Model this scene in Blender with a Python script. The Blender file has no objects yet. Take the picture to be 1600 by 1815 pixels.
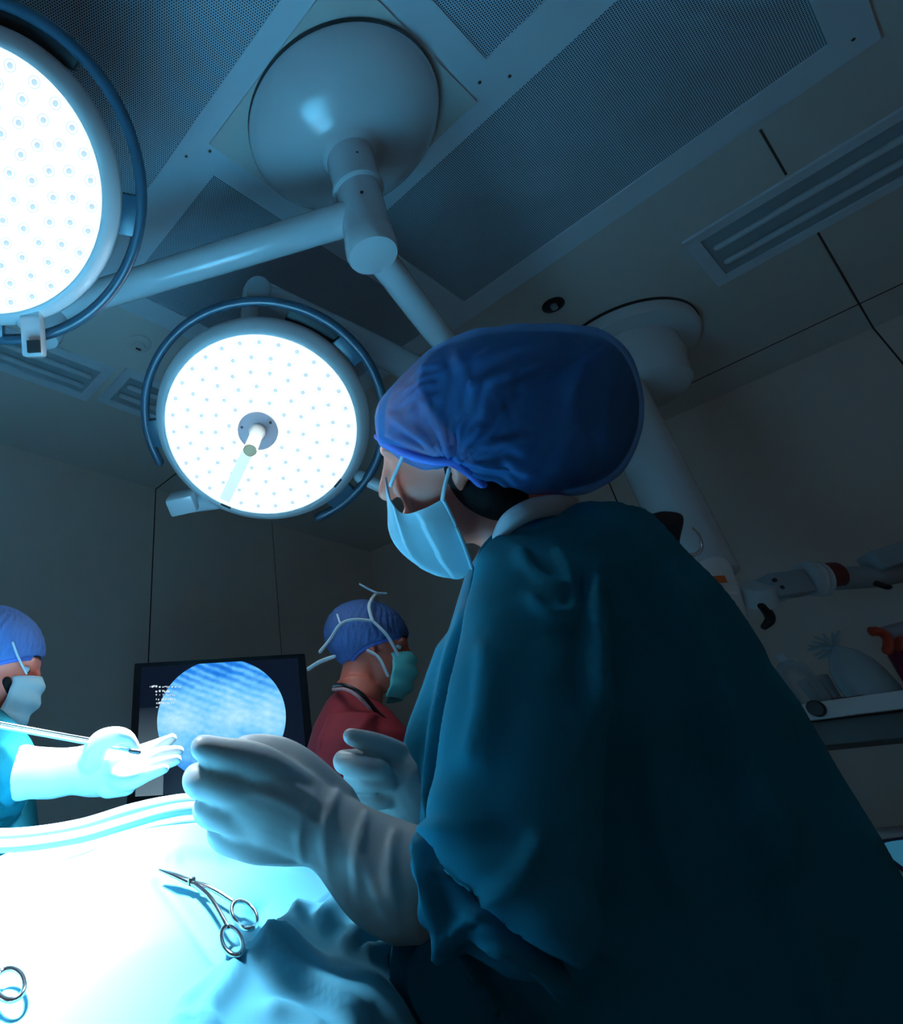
import bpy, bmesh, math, random
import numpy as np
from mathutils import Vector, Matrix
from mathutils.bvhtree import BVHTree
random.seed(7); np.random.seed(7)
C = bpy.context.scene.collection
SC = bpy.context.scene
PI = math.pi

# ------------------------------------------------------------------ camera
# World: X runs along the far wall to the right, Y along the right wall away from the viewer, Z up, metres.
PPX, PPY, FPX, EYE, CEIL = 445.0, 768.0, 1066.0, 1.10, 2.90
ROT = Matrix(((0.78642979, -0.30633816, -0.53636286),
              (-0.61574849, -0.45742248, -0.64157499),
              (-0.04880553, 0.83481831, -0.54835792)))
CAM = Vector((0, 0, EYE))
FWD = Vector((0.53636, 0.64157, 0)).normalized()
RGT = Vector((FWD.y, -FWD.x, 0))
UP = Vector((0, 0, 1))
cam_data = bpy.data.cameras.new('camera')
cam = bpy.data.objects.new('camera', cam_data); C.objects.link(cam)
cam.matrix_world = Matrix.Translation(CAM) @ ROT.to_4x4()
cam_data.sensor_fit = 'VERTICAL'; cam_data.sensor_height = 24.0
cam_data.lens = FPX / 1815 * 24
cam_data.shift_x = (800 - PPX) / 1815
cam_data.shift_y = -(907.5 - PPY) / 1815
cam_data.clip_start = 0.02
SC.camera = cam

def ray(x, y): return ROT @ Vector(((x - PPX) / FPX, -(y - PPY) / FPX, -1))
def at(x, y, d): return CAM + ray(x, y) * d                       # sight line at a depth along the lens axis
def atf(x, y, f): r = ray(x, y); return CAM + r * (f / r.dot(FWD))   # sight line at a level distance
def onz(x, y, z): r = ray(x, y); return CAM + r * ((z - EYE) / r.z)  # sight line at a height
def rf(r, f, z): return RGT * r + FWD * f + UP * z

# ------------------------------------------------------------------ world, lights, exposure
w = bpy.data.worlds.new('room_ambient'); SC.world = w; w.use_nodes = True
w.node_tree.nodes['Background'].inputs[0].default_value = (0.88, 0.94, 1.0, 1)
w.node_tree.nodes['Background'].inputs[1].default_value = 0.048
SC.view_settings.view_transform = 'Standard'; SC.view_settings.look = 'None'
SC.view_settings.gamma = 1.0; SC.view_settings.use_curve_mapping = False
SC.view_settings.exposure = 0.12
SC.cycles.max_bounces = 8; SC.cycles.diffuse_bounces = 4; SC.cycles.glossy_bounces = 3; SC.cycles.transmission_bounces = 4; SC.cycles.transparent_max_bounces = 12
LAMP_POWER = (4000.0, 3200.0)      # watts of the two surgical heads (near left, middle)
LAMP_TINT = (0.58, 0.79, 1.0)

# ------------------------------------------------------------------ materials
def nt(name):
    m = bpy.data.materials.new(name); m.use_nodes = True
    t = m.node_tree; return m, t, t.nodes['Principled BSDF']
def node(t, kind, **kw):
    n = t.nodes.new(kind)
    for k, v in kw.items():
        if k == 'op': n.operation = v
        else: setattr(n, k, v)
    return n
def mat(name, col, rough=0.5, metal=0.0, bump=0.0, bscale=40.0, var=0.0, trans=0.0, spec=0.5, stretch=None, sheen=0.0, coat=0.0, alpha=1.0):
    m, t, b = nt(name)
    b.inputs['Base Color'].default_value = (*col, 1); b.inputs['Roughness'].default_value = rough
    b.inputs['Metallic'].default_value = metal; b.inputs['Specular IOR Level'].default_value = spec
    if sheen: b.inputs['Sheen Weight'].default_value = sheen
    if coat: b.inputs['Coat Weight'].default_value = coat
    if bump or var:
        tc = node(t, 'ShaderNodeTexCoord'); nz = node(t, 'ShaderNodeTexNoise')
        nz.inputs['Scale'].default_value = bscale; nz.inputs['Detail'].default_value = 4
        src = tc.outputs['Object']
        if stretch:
            mp = node(t, 'ShaderNodeMapping'); mp.inputs['Scale'].default_value = stretch
            t.links.new(src, mp.inputs[0]); src = mp.outputs[0]
        t.links.new(src, nz.inputs['Vector'])
        if bump:
            bp = node(t, 'ShaderNodeBump'); bp.inputs['Strength'].default_value = bump; bp.inputs['Distance'].default_value = 0.01
            t.links.new(nz.outputs['Fac'], bp.inputs['Height']); t.links.new(bp.outputs[0], b.inputs['Normal'])
        if var:
            mx = node(t, 'ShaderNodeMixRGB'); mx.inputs[1].default_value = (*[c * (1 - var) for c in col], 1)
            mx.inputs[2].default_value = (*[min(1, c * (1 + var)) for c in col], 1)
            t.links.new(nz.outputs['Fac'], mx.inputs[0]); t.links.new(mx.outputs[0], b.inputs['Base Color'])
    out = t.nodes['Material Output']
    last = b.outputs[0]
    if trans:
        tr = node(t, 'ShaderNodeBsdfTranslucent'); tr.inputs[0].default_value = (*col, 1)
        ms = node(t, 'ShaderNodeMixShader'); ms.inputs[0].default_value = trans
        t.links.new(last, ms.inputs[1]); t.links.new(tr.outputs[0], ms.inputs[2]); last = ms.outputs[0]
    if alpha < 1:
        tp = node(t, 'ShaderNodeBsdfTransparent'); ms = node(t, 'ShaderNodeMixShader'); ms.inputs[0].default_value = alpha
        t.links.new(tp.outputs[0], ms.inputs[1]); t.links.new(last, ms.inputs[2]); last = ms.outputs[0]
    t.links.new(last, out.inputs[0])
    return m
def glow(name, col, strength, sample=True):
    m, t, b = nt(name)
    b.inputs['Base Color'].default_value = (*[c * 0.12 for c in col], 1)
    b.inputs['Emission Color'].default_value = (*col, 1); b.inputs['Emission Strength'].default_value = strength
    if not sample: m.cycles.emission_sampling = 'NONE'
    return m
def perforated(name):
    m, t, b = nt(name)
    tc = node(t, 'ShaderNodeTexCoord'); sp = node(t, 'ShaderNodeSeparateXYZ'); t.links.new(tc.outputs['Object'], sp.inputs[0])
    def M(op, a, c=None):
        n = node(t, 'ShaderNodeMath', op=op)
        for i, v in enumerate((a, c)):
            if v is None: continue
            if isinstance(v, (int, float)): n.inputs[i].default_value = v
            else: t.links.new(v, n.inputs[i])
        return n.outputs[0]
    P = 0.0070
    u = M('DIVIDE', sp.outputs[0], P); v = M('DIVIDE', sp.outputs[1], P * 0.866)
    row = M('MODULO', M('FLOOR', v), 2.0)
    u2 = M('ADD', u, M('MULTIPLY', M('ABSOLUTE', row), 0.5))
    du = M('SUBTRACT', M('FRACT', u2), 0.5); dv = M('MULTIPLY', M('SUBTRACT', M('FRACT', v), 0.5), 0.866)
    r = M('SQRT', M('ADD', M('MULTIPLY', du, du), M('MULTIPLY', dv, dv)))
    hole = M('LESS_THAN', r, 0.30)
    mx = node(t, 'ShaderNodeMixRGB'); t.links.new(hole, mx.inputs[0])
    mx.inputs[1].default_value = (0.54, 0.68, 0.78, 1); mx.inputs[2].default_value = (0.008, 0.012, 0.016, 1)
    t.links.new(mx.outputs[0], b.inputs['Base Color']); b.inputs['Roughness'].default_value = 0.55
    return m

M_ceil = mat('ceiling_paint', (0.70, 0.66, 0.62), 0.7, bump=0.02, bscale=12)
M_wall = mat('wall_panel_paint', (0.78, 0.70, 0.64), 0.55, bump=0.02, bscale=8, var=0.03)
M_floor = mat('floor_vinyl', (0.22, 0.27, 0.28), 0.4, var=0.12, bscale=30)
M_seam = mat('panel_seam', (0.05, 0.04, 0.03), 0.8)
M_frame = mat('canopy_frame_steel', (0.74, 0.88, 0.97), 0.45, bump=0.01)
M_perf = perforated('perforated_steel')
M_white = mat('white_enamel', (0.66, 0.72, 0.76), 0.20, coat=0.4)
M_house = mat('lamp_housing_white', (0.86, 0.90, 0.92), 0.35, coat=0.2)
M_plate = mat('mounting_plate_paint', (0.60, 0.58, 0.55), 0.5)
M_ring = mat('hoop_blue_grey_plastic', (0.022, 0.060, 0.095), 0.35)
M_hub = mat('grey_hub_plastic', (0.75, 0.52, 0.54), 0.5)
M_dark = mat('dark_slot', (0.01, 0.012, 0.015), 0.5)
M_red = mat('red_rivet', (0.20, 0.03, 0.03), 0.5)
M_face = glow('lamp_light', (0.74, 0.91, 1.0), 6.5)
M_lens = glow('led_lens_glow', (0.64, 0.84, 0.94), 0.92, False)
M_lensdot = glow('led_lens_core', (0.55, 0.78, 0.92), 0.85, False)
M_rim = glow('lit_glass_rim', (0.70, 0.90, 1.0), 1.2, False)
M_handle = mat('handle_plastic', (0.90, 0.84, 0.78), 0.4)
M_handtip = mat('handle_tip_tan', (0.95, 0.42, 0.20), 0.5)
M_gown = mat('gown_teal_cotton', (0.008, 0.175, 0.26), 0.8, spec=0.12, bump=0.22, bscale=14, trans=0.05, stretch=(1, 1, 0.5))
M_gown2 = mat('gown_green_teal_cotton', (0.004, 0.075, 0.095), 0.8, spec=0.05, bump=0.12, bscale=16)
M_drape = mat('drape_blue_cotton', (0.10, 0.42, 0.56), 0.8, bump=0.10, bscale=10)
M_burg = mat('scrub_burgundy_cotton', (0.26, 0.007, 0.016), 0.8, bump=0.15, bscale=18)
M_skin = mat('skin', (0.72, 0.16, 0.10), 0.5, var=0.08, bscale=30)
M_hair = mat('black_hair', (0.010, 0.008, 0.008), 0.85, spec=0.15, bump=0.2, bscale=120, stretch=(1, 1, 0.1))
M_glove = mat('latex_glove', (0.37, 0.385, 0.375), 0.42, bump=0.05, bscale=30, trans=0.05)
M_mask = mat('mask_light_blue', (0.50, 0.78, 0.88), 0.8, bump=0.05, bscale=90, trans=0.1)
M_mask2 = mat('mask_aqua', (0.14, 0.72, 0.74), 0.8, bump=0.05, bscale=90)
M_tape = mat('mask_tape_white', (0.62, 0.75, 0.82), 0.7)
M_capn = mat('bouffant_cap_blue', (0.10, 0.41, 0.98), 0.6, bump=0.35, bscale=30, trans=0.45, alpha=0.66, stretch=(1, 1, 2.2))
M_capb = mat('pleated_cap_blue', (0.09, 0.20, 0.50), 0.7, bump=0.35, bscale=70, trans=0.15, alpha=0.93, stretch=(3, 3, 0.4))
M_capband = mat('cap_band_blue', (0.10, 0.20, 0.66), 0.6, trans=0.2)
M_shirt = mat('undershirt_grey_blue', (0.45, 0.52, 0.58), 0.8)
M_steel = mat('surgical_steel', (0.75, 0.75, 0.75), 0.16, metal=1.0)
M_black = mat('black_plastic', (0.006, 0.007, 0.010), 0.4)
M_grey = mat('grey_plastic', (0.30, 0.36, 0.40), 0.45)
M_lgrey = mat('light_grey_plastic', (0.55, 0.62, 0.66), 0.4)
M_orange = mat('orange_label', (0.80, 0.14, 0.02), 0.5)
M_redp = mat('red_plastic', (0.55, 0.05, 0.02), 0.35)
M_dred = mat('dark_red_liquid', (0.16, 0.01, 0.04), 0.2)
M_cable = mat('white_cable', (0.42, 0.56, 0.68), 0.4)
M_shelf = mat('shelf_edge_white', (0.90, 0.93, 0.96), 0.35)
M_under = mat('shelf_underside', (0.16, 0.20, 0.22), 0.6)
M_screenb = glow('blue_display', (0.05, 0.30, 0.50), 0.35, False)
M_navy = mat('navy_trim', (0.01, 0.03, 0.10), 0.4)
M_text = glow('display_text', (0.75, 0.88, 0.95), 0.8, False)
def clear_plastic(name, col, alpha):
    m, t, b = nt(name); b.inputs['Base Color'].default_value = (*col, 1); b.inputs['Roughness'].default_value = 0.12
    tp = node(t, 'ShaderNodeBsdfTransparent'); ms = node(t, 'ShaderNodeMixShader')
    lw = node(t, 'ShaderNodeLayerWeight'); lw.inputs[0].default_value = 0.35
    ad = node(t, 'ShaderNodeMath', op='ADD'); ad.use_clamp = True
    t.links.new(lw.outputs['Facing'], ad.inputs[0]); ad.inputs[1].default_value = alpha
    nz = node(t, 'ShaderNodeTexNoise'); nz.inputs['Scale'].default_value = 30
    bp = node(t, 'ShaderNodeBump'); bp.inputs['Strength'].default_value = 0.5
    t.links.new(nz.outputs['Fac'], bp.inputs['Height']); t.links.new(bp.outputs[0], b.inputs['Normal'])
    t.links.new(ad.outputs[0], ms.inputs[0]); t.links.new(tp.outputs[0], ms.inputs[1]); t.links.new(b.outputs[0], ms.inputs[2])
    t.links.new(ms.outputs[0], t.nodes['Material Output'].inputs[0]); return m
M_clear = clear_plastic('clear_plastic', (0.55, 0.75, 0.85), 0.22)
M_bag = clear_plastic('clear_bag_plastic', (0.55, 0.80, 0.90), 0.45)

def screen_mat(name):
    m, t, b = nt(name)
    tc = node(t, 'ShaderNodeTexCoord'); sp = node(t, 'ShaderNodeSeparateXYZ'); t.links.new(tc.outputs['UV'], sp.inputs[0])
    def M(op, a, c=None, clamp=False):
        n = node(t, 'ShaderNodeMath', op=op); n.use_clamp = clamp
        for i, v in enumerate((a, c)):
            if v is None: continue
            if isinstance(v, (int, float)): n.inputs[i].default_value = v
            else: t.links.new(v, n.inputs[i])
        return n.outputs[0]
    u, v = sp.outputs[0], sp.outputs[1]
    du = M('DIVIDE', M('SUBTRACT', u, 0.505), 0.393); dv = M('DIVIDE', M('SUBTRACT', v, 0.555), 0.475)
    rr = M('ADD', M('MULTIPLY', du, du), M('MULTIPLY', dv, dv))
    inside = M('LESS_THAN', rr, 1.0)
    wv = node(t, 'ShaderNodeTexWave'); wv.inputs['Scale'].default_value = 5.5; wv.inputs['Distortion'].default_value = 2.4; wv.inputs['Detail'].default_value = 2
    mp = node(t, 'ShaderNodeMapping'); mp.inputs['Rotation'].default_value = (0, 0, 2.1); t.links.new(tc.outputs['UV'], mp.inputs[0]); t.links.new(mp.outputs[0], wv.inputs['Vector'])
    nz = node(t, 'ShaderNodeTexNoise'); nz.inputs['Scale'].default_value = 6; t.links.new(tc.outputs['UV'], nz.inputs['Vector'])
    nz2 = node(t, 'ShaderNodeTexNoise'); nz2.inputs['Scale'].default_value = 26; t.links.new(tc.outputs['UV'], nz2.inputs['Vector'])
    up = M('MULTIPLY', M('SUBTRACT', v, 0.5, True), 1.6)
    g = M('SUBTRACT', 0.74, M('MULTIPLY', M('ABSOLUTE', M('SUBTRACT', v, 0.56)), 1.0))
    fac = M('ADD', g, M('MULTIPLY', M('SUBTRACT', wv.outputs['Fac'], 0.6), M('ADD', M('MULTIPLY', up, 0.26), 0.03)))
    fac = M('ADD', fac, M('MULTIPLY', M('SUBTRACT', nz.outputs['Fac'], 0.5), 0.45))
    fac = M('ADD', fac, M('MULTIPLY', M('SUBTRACT', nz2.outputs['Fac'], 0.5), 0.25), True)
    cr = node(t, 'ShaderNodeValToRGB'); t.links.new(fac, cr.inputs[0])
    e = cr.color_ramp.elements; e[0].position = 0.0; e[0].color = (0.005, 0.06, 0.45, 1); e[1].position = 0.95; e[1].color = (0.62, 0.93, 1.0, 1)
    for p, c in ((0.30, (0.02, 0.25, 0.85, 1)), (0.55, (0.16, 0.58, 0.98, 1))):
        x = e.new(p); x.color = c
    # grey patch, paler towards the bottom, at the left edge of the display
    gl = M('MULTIPLY', M('LESS_THAN', u, 0.16), M('LESS_THAN', v, 0.66))
    gv = M('MULTIPLY', gl, M('MULTIPLY', M('SUBTRACT', 0.70, v, True), 0.40))
    gc = node(t, 'ShaderNodeMixRGB'); t.links.new(gv, gc.inputs[0]); gc.inputs[1].default_value = (0.0015, 0.004, 0.014, 1); gc.inputs[2].default_value = (0.45, 0.70, 0.85, 1)
    mx = node(t, 'ShaderNodeMixRGB'); t.links.new(inside, mx.inputs[0]); t.links.new(gc.outputs[0], mx.inputs[1]); t.links.new(cr.outputs[0], mx.inputs[2])
    b.inputs['Base Color'].default_value = (0.004, 0.005, 0.008, 1); b.inputs['Roughness'].default_value = 0.3
    t.links.new(mx.outputs[0], b.inputs['Emission Color']); b.inputs['Emission Strength'].default_value = 0.95
    return m
M_screen = screen_mat('endoscope_display')

# ------------------------------------------------------------------ object helpers
def tag(o, label=None, cat=None, group=None, kind=None):
    if label: o['label'] = label
    if cat: o['category'] = cat
    if group: o['group'] = group
    if kind: o['kind'] = kind
    return o
def thing(name, loc, label, cat, group=None):
    o = bpy.data.objects.new(name, None); C.objects.link(o); o.location = loc; o.empty_display_size = 0.05
    return tag(o, label, cat, group)
def root_loc(o):
    while o.parent: o = o.parent
    return Vector(o.location)
def link_mesh(name, me, parent=None, loc=None):
    o = bpy.data.objects.new(name, me); C.objects.link(o)
    base = root_loc(parent) if parent else Vector(loc or (0, 0, 0))
    me.transform(Matrix.Translation(-base))
    if parent: o.parent = parent
    else: o.location = base
    return o

class MB:
    def __init__(s): s.v = []; s.f = []; s.uv = None
    def add(s, vs, fs):
        n = len(s.v); s.v += [Vector(x) for x in vs]; s.f += [tuple(i + n for i in f) for f in fs]; return s
    def rings(s, rs, cap=True, closed=True):
        k = len(rs[0]); n = len(s.v)
        for r in rs: s.v += [Vector(p) for p in r]
        for i in range(len(rs) - 1):
            for j in range(k if closed else k - 1):
                a, b = n + i * k + j, n + i * k + (j + 1) % k
                s.f.append((a, b, b + k, a + k))
        if cap and closed:
            for i, flip in ((0, True), (len(rs) - 1, False)):
                c = sum((Vector(p) for p in rs[i]), Vector()) / k; ci = len(s.v); s.v.append(c)
                for j in range(k):
                    a, b = n + i * k + j, n + i * k + (j + 1) % k
                    s.f.append((ci, b, a) if flip else (ci, a, b))
        return s
    def box(s, c, ux, uy, uz):
        c, ux, uy, uz = Vector(c), Vector(ux), Vector(uy), Vector(uz)
        e = ux.normalized(); ly, lz = uy.length, uz.length
        uy = (uy - e * uy.dot(e)).normalized() * ly; e2 = uy.normalized()
        uz = (uz - e * uz.dot(e)); uz = (uz - e2 * uz.dot(e2)).normalized() * lz
        vs = [c + ux * a + uy * b + uz * d for d in (-1, 1) for b in (-1, 1) for a in (-1, 1)]
        return s.add(vs, [(0, 2, 3, 1), (4, 5, 7, 6), (0, 1, 5, 4), (2, 6, 7, 3), (0, 4, 6, 2), (1, 3, 7, 5)])
    def abox(s, lo, hi):
        lo, hi = Vector(lo), Vector(hi); c = (lo + hi) / 2; h = (hi - lo) / 2
        return s.box(c, (h.x, 0, 0), (0, h.y, 0), (0, 0, h.z))
    def lathe(s, o, axis, prof, seg=48, cap=True):
        o, axis = Vector(o), Vector(axis).normalized()
        a = axis.orthogonal().normalized(); b = axis.cross(a)
        return s.rings([[o + axis * h + (a * math.cos(2 * PI * j / seg) + b * math.sin(2 * PI * j / seg)) * r for j in range(seg)] for r, h in prof], cap)
    def tube(s, pts, rad, seg=12, cap=True, rnd=True, flat=1.0, flatdir=None):
        pts = [Vector(p) for p in pts]; n = len(pts)
        if isinstance(rad, (int, float)): rad = [rad] * n
        rad = list(rad); rs = []; ref = None
        tans = [(pts[min(i + 1, n - 1)] - pts[max(i - 1, 0)]).normalized() for i in range(n)]
        if rnd and cap:
            P, R, T = [], [], []
            for ph in (80, 60, 35): P.append(pts[0] - tans[0] * rad[0] * math.sin(math.radians(ph))); R.append(rad[0] * math.cos(math.radians(ph))); T.append(tans[0])
            P += pts; R += rad; T += tans
            for ph in (35, 60, 80): P.append(pts[-1] + tans[-1] * rad[-1] * math.sin(math.radians(ph))); R.append(rad[-1] * math.cos(math.radians(ph))); T.append(tans[-1])
            pts, rad, tans = P, R, T
        for p, r, t in zip(pts, rad, tans):
            if flatdir is not None: a = (Vector(flatdir) - t * t.dot(Vector(flatdir))).normalized()
            elif ref is None: a = t.orthogonal().normalized()
            else: a = (ref - t * ref.dot(t)).normalized()
            ref = a; b = t.cross(a)
            rs.append([p + a * math.cos(2 * PI * j / seg) * r * flat + b * math.sin(2 * PI * j / seg) * r for j in range(seg)])
        return s.rings(rs, cap)
    def ell(s, c, rx, ry=None, rz=None, seg=24, n=14):
        c = Vector(c)
        if ry is None: rx, ry, rz = Vector((rx, 0, 0)), Vector((0, rx, 0)), Vector((0, 0, rx))
        rx, ry, rz = Vector(rx), Vector(ry), Vector(rz); rs = []
        for i in range(1, n):
            ph = PI * i / n
            rs.append([c - rz * math.cos(ph) + (rx * math.cos(2 * PI * j / seg) + ry * math.sin(2 * PI * j / seg)) * math.sin(ph) for j in range(seg)])
        return s.rings(rs)
    def sections(s, secs, seg=32, ex=2.3):
        """(left point, right point, half thickness): a loft of rounded sections"""
        rs = []
        for L, R, th in secs:
            L, R = Vector(L), Vector(R); c = (L + R) / 2; u = (R - L) / 2
            v = (c - CAM); v = v - u * (v.dot(u) / max(u.dot(u), 1e-9)); v = v.normalized() * th
            r = []
            for j in range(seg):
                t = 2 * PI * j / seg; cs, sn = math.cos(t), math.sin(t)
                r.append(c + u * math.copysign(abs(cs) ** (2 / ex), cs) + v * math.copysign(abs(sn) ** (2 / ex), sn))
            rs.append(r)
        return s.rings(rs)
    def mesh(s, name='m', fixn=True):
        me = bpy.data.meshes.new(name); me.from_pydata([tuple(v) for v in s.v], [], s.f)
        if fixn:
            bm = bmesh.new(); bm.from_mesh(me); bmesh.ops.recalc_face_normals(bm, faces=bm.faces); bm.to_mesh(me); bm.free()
        return me
    def build(s, name, m, parent=None, loc=None, smooth=True, bevel=0.0, angle=40):
        me = s.mesh(name)
        if bevel:
            bm = bmesh.new(); bm.from_mesh(me)
            bmesh.ops.bevel(bm, geom=[e for e in bm.edges if len(e.link_faces) == 2 and e.calc_face_angle(0) > 0.5], offset=bevel, segments=2, affect='EDGES', profile=0.5)
            bm.to_mesh(me); bm.free()
        me.materials.append(m)
        if smooth: shade(me, angle)
        return link_mesh(name, me, parent, loc)
def shade(me, angle=40):
    me.polygons.foreach_set('use_smooth', [True] * len(me.polygons))
    if angle < 180: me.set_sharp_from_angle(angle=math.radians(angle))
def evaluated(me, mods):
    o = bpy.data.objects.new('temporary', me); C.objects.link(o)
    for kind, kw in mods:
        md = o.modifiers.new(kind, kind)
        for k, v in kw.items(): setattr(md, k, v)
    dg = bpy.context.evaluated_depsgraph_get(); dg.update()
    r = bpy.data.meshes.new_from_object(o.evaluated_get(dg))
    bpy.data.objects.remove(o); return r
def fuse(mb, voxel, smooth=6, fac=0.5, sub=0):
    mods = [('REMESH', dict(mode='VOXEL', voxel_size=voxel)), ('SMOOTH', dict(factor=fac, iterations=smooth))]
    if sub: mods.append(('SUBSURF', dict(levels=sub, render_levels=sub)))
    return evaluated(mb.mesh(), mods)
def fused(mb, name, m, parent, voxel, smooth=6, fac=0.5, sub=0):
    me = fuse(mb, voxel, smooth, fac, sub); me.name = name; me.materials.clear(); me.materials.append(m); shade(me, 180)
    return link_mesh(name, me, parent)
def sheet(rows, name, m, parent=None, loc=None, thick=0.0, sub=1, smooth=True):
    k = len(rows[0]); mb = MB(); mb.rings(rows, cap=False, closed=False)
    me = mb.mesh(name); mods = []
    if sub: mods.append(('SUBSURF', dict(levels=sub, render_levels=sub)))
    if thick: mods.append(('SOLIDIFY', dict(thickness=thick, offset=0)))
    if mods: me = evaluated(me, mods); me.name = name
    me.materials.clear(); me.materials.append(m); shade(me, 180)
    return link_mesh(name, me, parent, loc)
def smooth_path(pts, n=8):
    """Catmull-Rom through points of any dimension"""
    P = [np.array(p, float) for p in pts]; out = []
    for i in range(len(P) - 1):
        p0, p1, p2, p3 = P[max(i - 1, 0)], P[i], P[i + 1], P[min(i + 2, len(P) - 1)]
        for k in range(n):
            t = k / n
            out.append(0.5 * ((2 * p1) + (-p0 + p2) * t + (2 * p0 - 5 * p1 + 4 * p2 - p3) * t * t + (-p0 + 3 * p1 - 3 * p2 + p3) * t ** 3))
    out.append(P[-1]); return out
def pxtube(mb, pts, n=6, seg=14, **kw):
    """points (x, y, depth, radius in metres)"""
    q = smooth_path(pts, n); return mb.tube([at(a[0], a[1], a[2]) for a in q], [a[3] for a in q], seg, **kw)
def copy_part(src, parent, mtx):
    c = src.copy(); C.objects.link(c); c.parent = parent; c.matrix_local = mtx; return c

def crease(me, lines, noise=0.0):
    """sculpt folds: (points along the fold, height, width on one side, width on the other) moved along the surface normal"""
    from mathutils import noise as NZ
    n = len(me.vertices); co = np.empty(n * 3); no = np.empty(n * 3)
    me.vertices.foreach_get('co', co); me.vertex_normals.foreach_get('vector', no)
    co = co.reshape(-1, 3); no = no.reshape(-1, 3)
    R = np.array(ROT); v = (co - np.array(CAM)) @ R
    with np.errstate(all='ignore'):
        px = PPX + FPX * v[:, 0] / -v[:, 2]; py = PPY - FPX * v[:, 1] / -v[:, 2]
    view = co - np.array(CAM); view /= np.linalg.norm(view, axis=1)[:, None]
    face = np.clip(-(no * view).sum(1) * 3 + 0.3, 0, 1) * (v[:, 2] < -0.05)
    disp = np.zeros(n)
    for pts, h, wn, wp in lines:
        q = np.array(smooth_path(pts, 6)); best = np.full(n, 1e9); sg = np.zeros(n); tt = np.zeros(n); m = len(q) - 1
        for i in range(m):
            a, b = q[i], q[i + 1]; ab = b - a; L2 = max(ab @ ab, 1e-9)
            t = np.clip(((px - a[0]) * ab[0] + (py - a[1]) * ab[1]) / L2, 0, 1)
            dx, dy = px - a[0] - ab[0] * t, py - a[1] - ab[1] * t; d = np.hypot(dx, dy)
            up = d < best; best[up] = d[up]; sg[up] = (ab[0] * dy - ab[1] * dx)[up]; tt[up] = ((i + t) / m)[up]
        w = np.where(sg < 0, wn, wp)
        disp += h * np.exp(-(best / w) ** 2) * np.clip(np.sin(np.pi * np.clip(tt * 0.9 + 0.05, 0, 1)) * 2.2, 0, 1)
    if noise:
        for i in range(n):
            c = co[i]; disp[i] += noise * (NZ.noise((c[0] * 16, c[1] * 16, c[2] * 7)) + 0.5 * NZ.noise((c[0] * 34, c[1] * 34, c[2] * 17)))
    co += no * (disp * face)[:, None]
    me.vertices.foreach_set('co', co.reshape(-1)); me.update()

# ------------------------------------------------------------------ setting
XR, YL = 3.62, 2.94
def struct(o): return tag(o, kind='structure')
struct(MB().abox((-3.2, -3.0, -0.1), (XR + 0.1, YL + 0.1, 0)).build('floor', M_floor, smooth=False))
struct(MB().abox((-3.2, -3.0, CEIL), (XR + 0.1, YL + 0.1, CEIL + 0.1)).build('ceiling', M_ceil, smooth=False))
struct(MB().abox((-3.2, YL, 0), (XR + 0.1, YL + 0.1, CEIL)).build('wall_left', M_wall, smooth=False))
struct(MB().abox((XR, -3.0, 0), (XR + 0.1, YL, CEIL)).build('wall_right', M_wall, smooth=False))
k = 1
def trim(lo, hi):
    global k
    struct(MB().abox(lo, hi).build('trim_%d' % k, M_seam, smooth=False)); k += 1
S = 0.0035
for x in (-1.18, -0.235, 1.655, 2.6):
    s_ = S if x < 2 else S * 0.4
    trim((x - s_, YL - 0.002, 0.1), (x + s_, YL + 0.01, CEIL))
trim((1.655 - S, 1.78, CEIL - 0.002), (1.655 + S, YL, CEIL + 0.01))
for y in (-0.21, 1.1, 2.1, -1.4):
    trim((XR - 0.002, y - S, 0.1), (XR + 0.01, y + S, CEIL))
trim((2.03, -0.214 - S, CEIL - 0.002), (2.30, -0.214 + S, CEIL + 0.01))
trim((2.70, -0.21 - S, CEIL - 0.002), (XR, -0.21 + S, CEIL + 0.01))
trim((3.355 - S * 0.7, -3.0, CEIL - 0.002), (3.355 + S * 0.7, 1.2, CEIL + 0.01))
for nm, lo, hi in (('baseboard_left', (-3.2, YL - 0.012, 0), (XR, YL, 0.1)), ('baseboard_right', (XR - 0.012, -3.0, 0), (XR, YL - 0.012, 0.1))):
    struct(MB().abox(lo, hi).build(nm, M_grey, smooth=False))

# laminar airflow canopy: four perforated panels pinwheeled round the lamp mount
can = thing('airflow_canopy', (0.9, 0.56, CEIL), 'steel-blue airflow canopy of perforated panels set into the ceiling', 'air vent')
PANELS = [(1.268, -0.42, 1.880, 0.812), (0.70, 0.951, 1.888, 1.553), (-0.055, 0.335, 0.552, 1.553), (-0.075, -0.42, 1.115, 0.199)]
fr = MB(); zb, zt = CEIL - 0.012, CEIL
def quadbox(mb, x0, y0, x1, y1): mb.abox((x0, y0, zb), (x1, y1, zt))
X0, Y0, X1, Y1 = -0.16, -0.52, 1.985, 1.655
P1, P2, P3, P4 = PANELS
xs = sorted({X0, X1, *[p[0] for p in PANELS], *[p[2] for p in PANELS]}); ys = sorted({Y0, Y1, *[p[1] for p in PANELS], *[p[3] for p in PANELS]})
for i in range(len(xs) - 1):
    for j in range(len(ys) - 1):
        cx, cy = (xs[i] + xs[i + 1]) / 2, (ys[j] + ys[j + 1]) / 2
        if any(p[0] < cx < p[2] and p[1] < cy < p[3] for p in PANELS): continue
        quadbox(fr, xs[i], ys[j], xs[i + 1], ys[j + 1])
fro = fr.build('frame', M_frame, can, smooth=False)
for p in PANELS:
    po = MB().abox((p[0], p[1], CEIL - 0.005), (p[2], p[3], CEIL + 0.004)).build('perforated_panel', M_perf, can, smooth=False)
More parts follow.
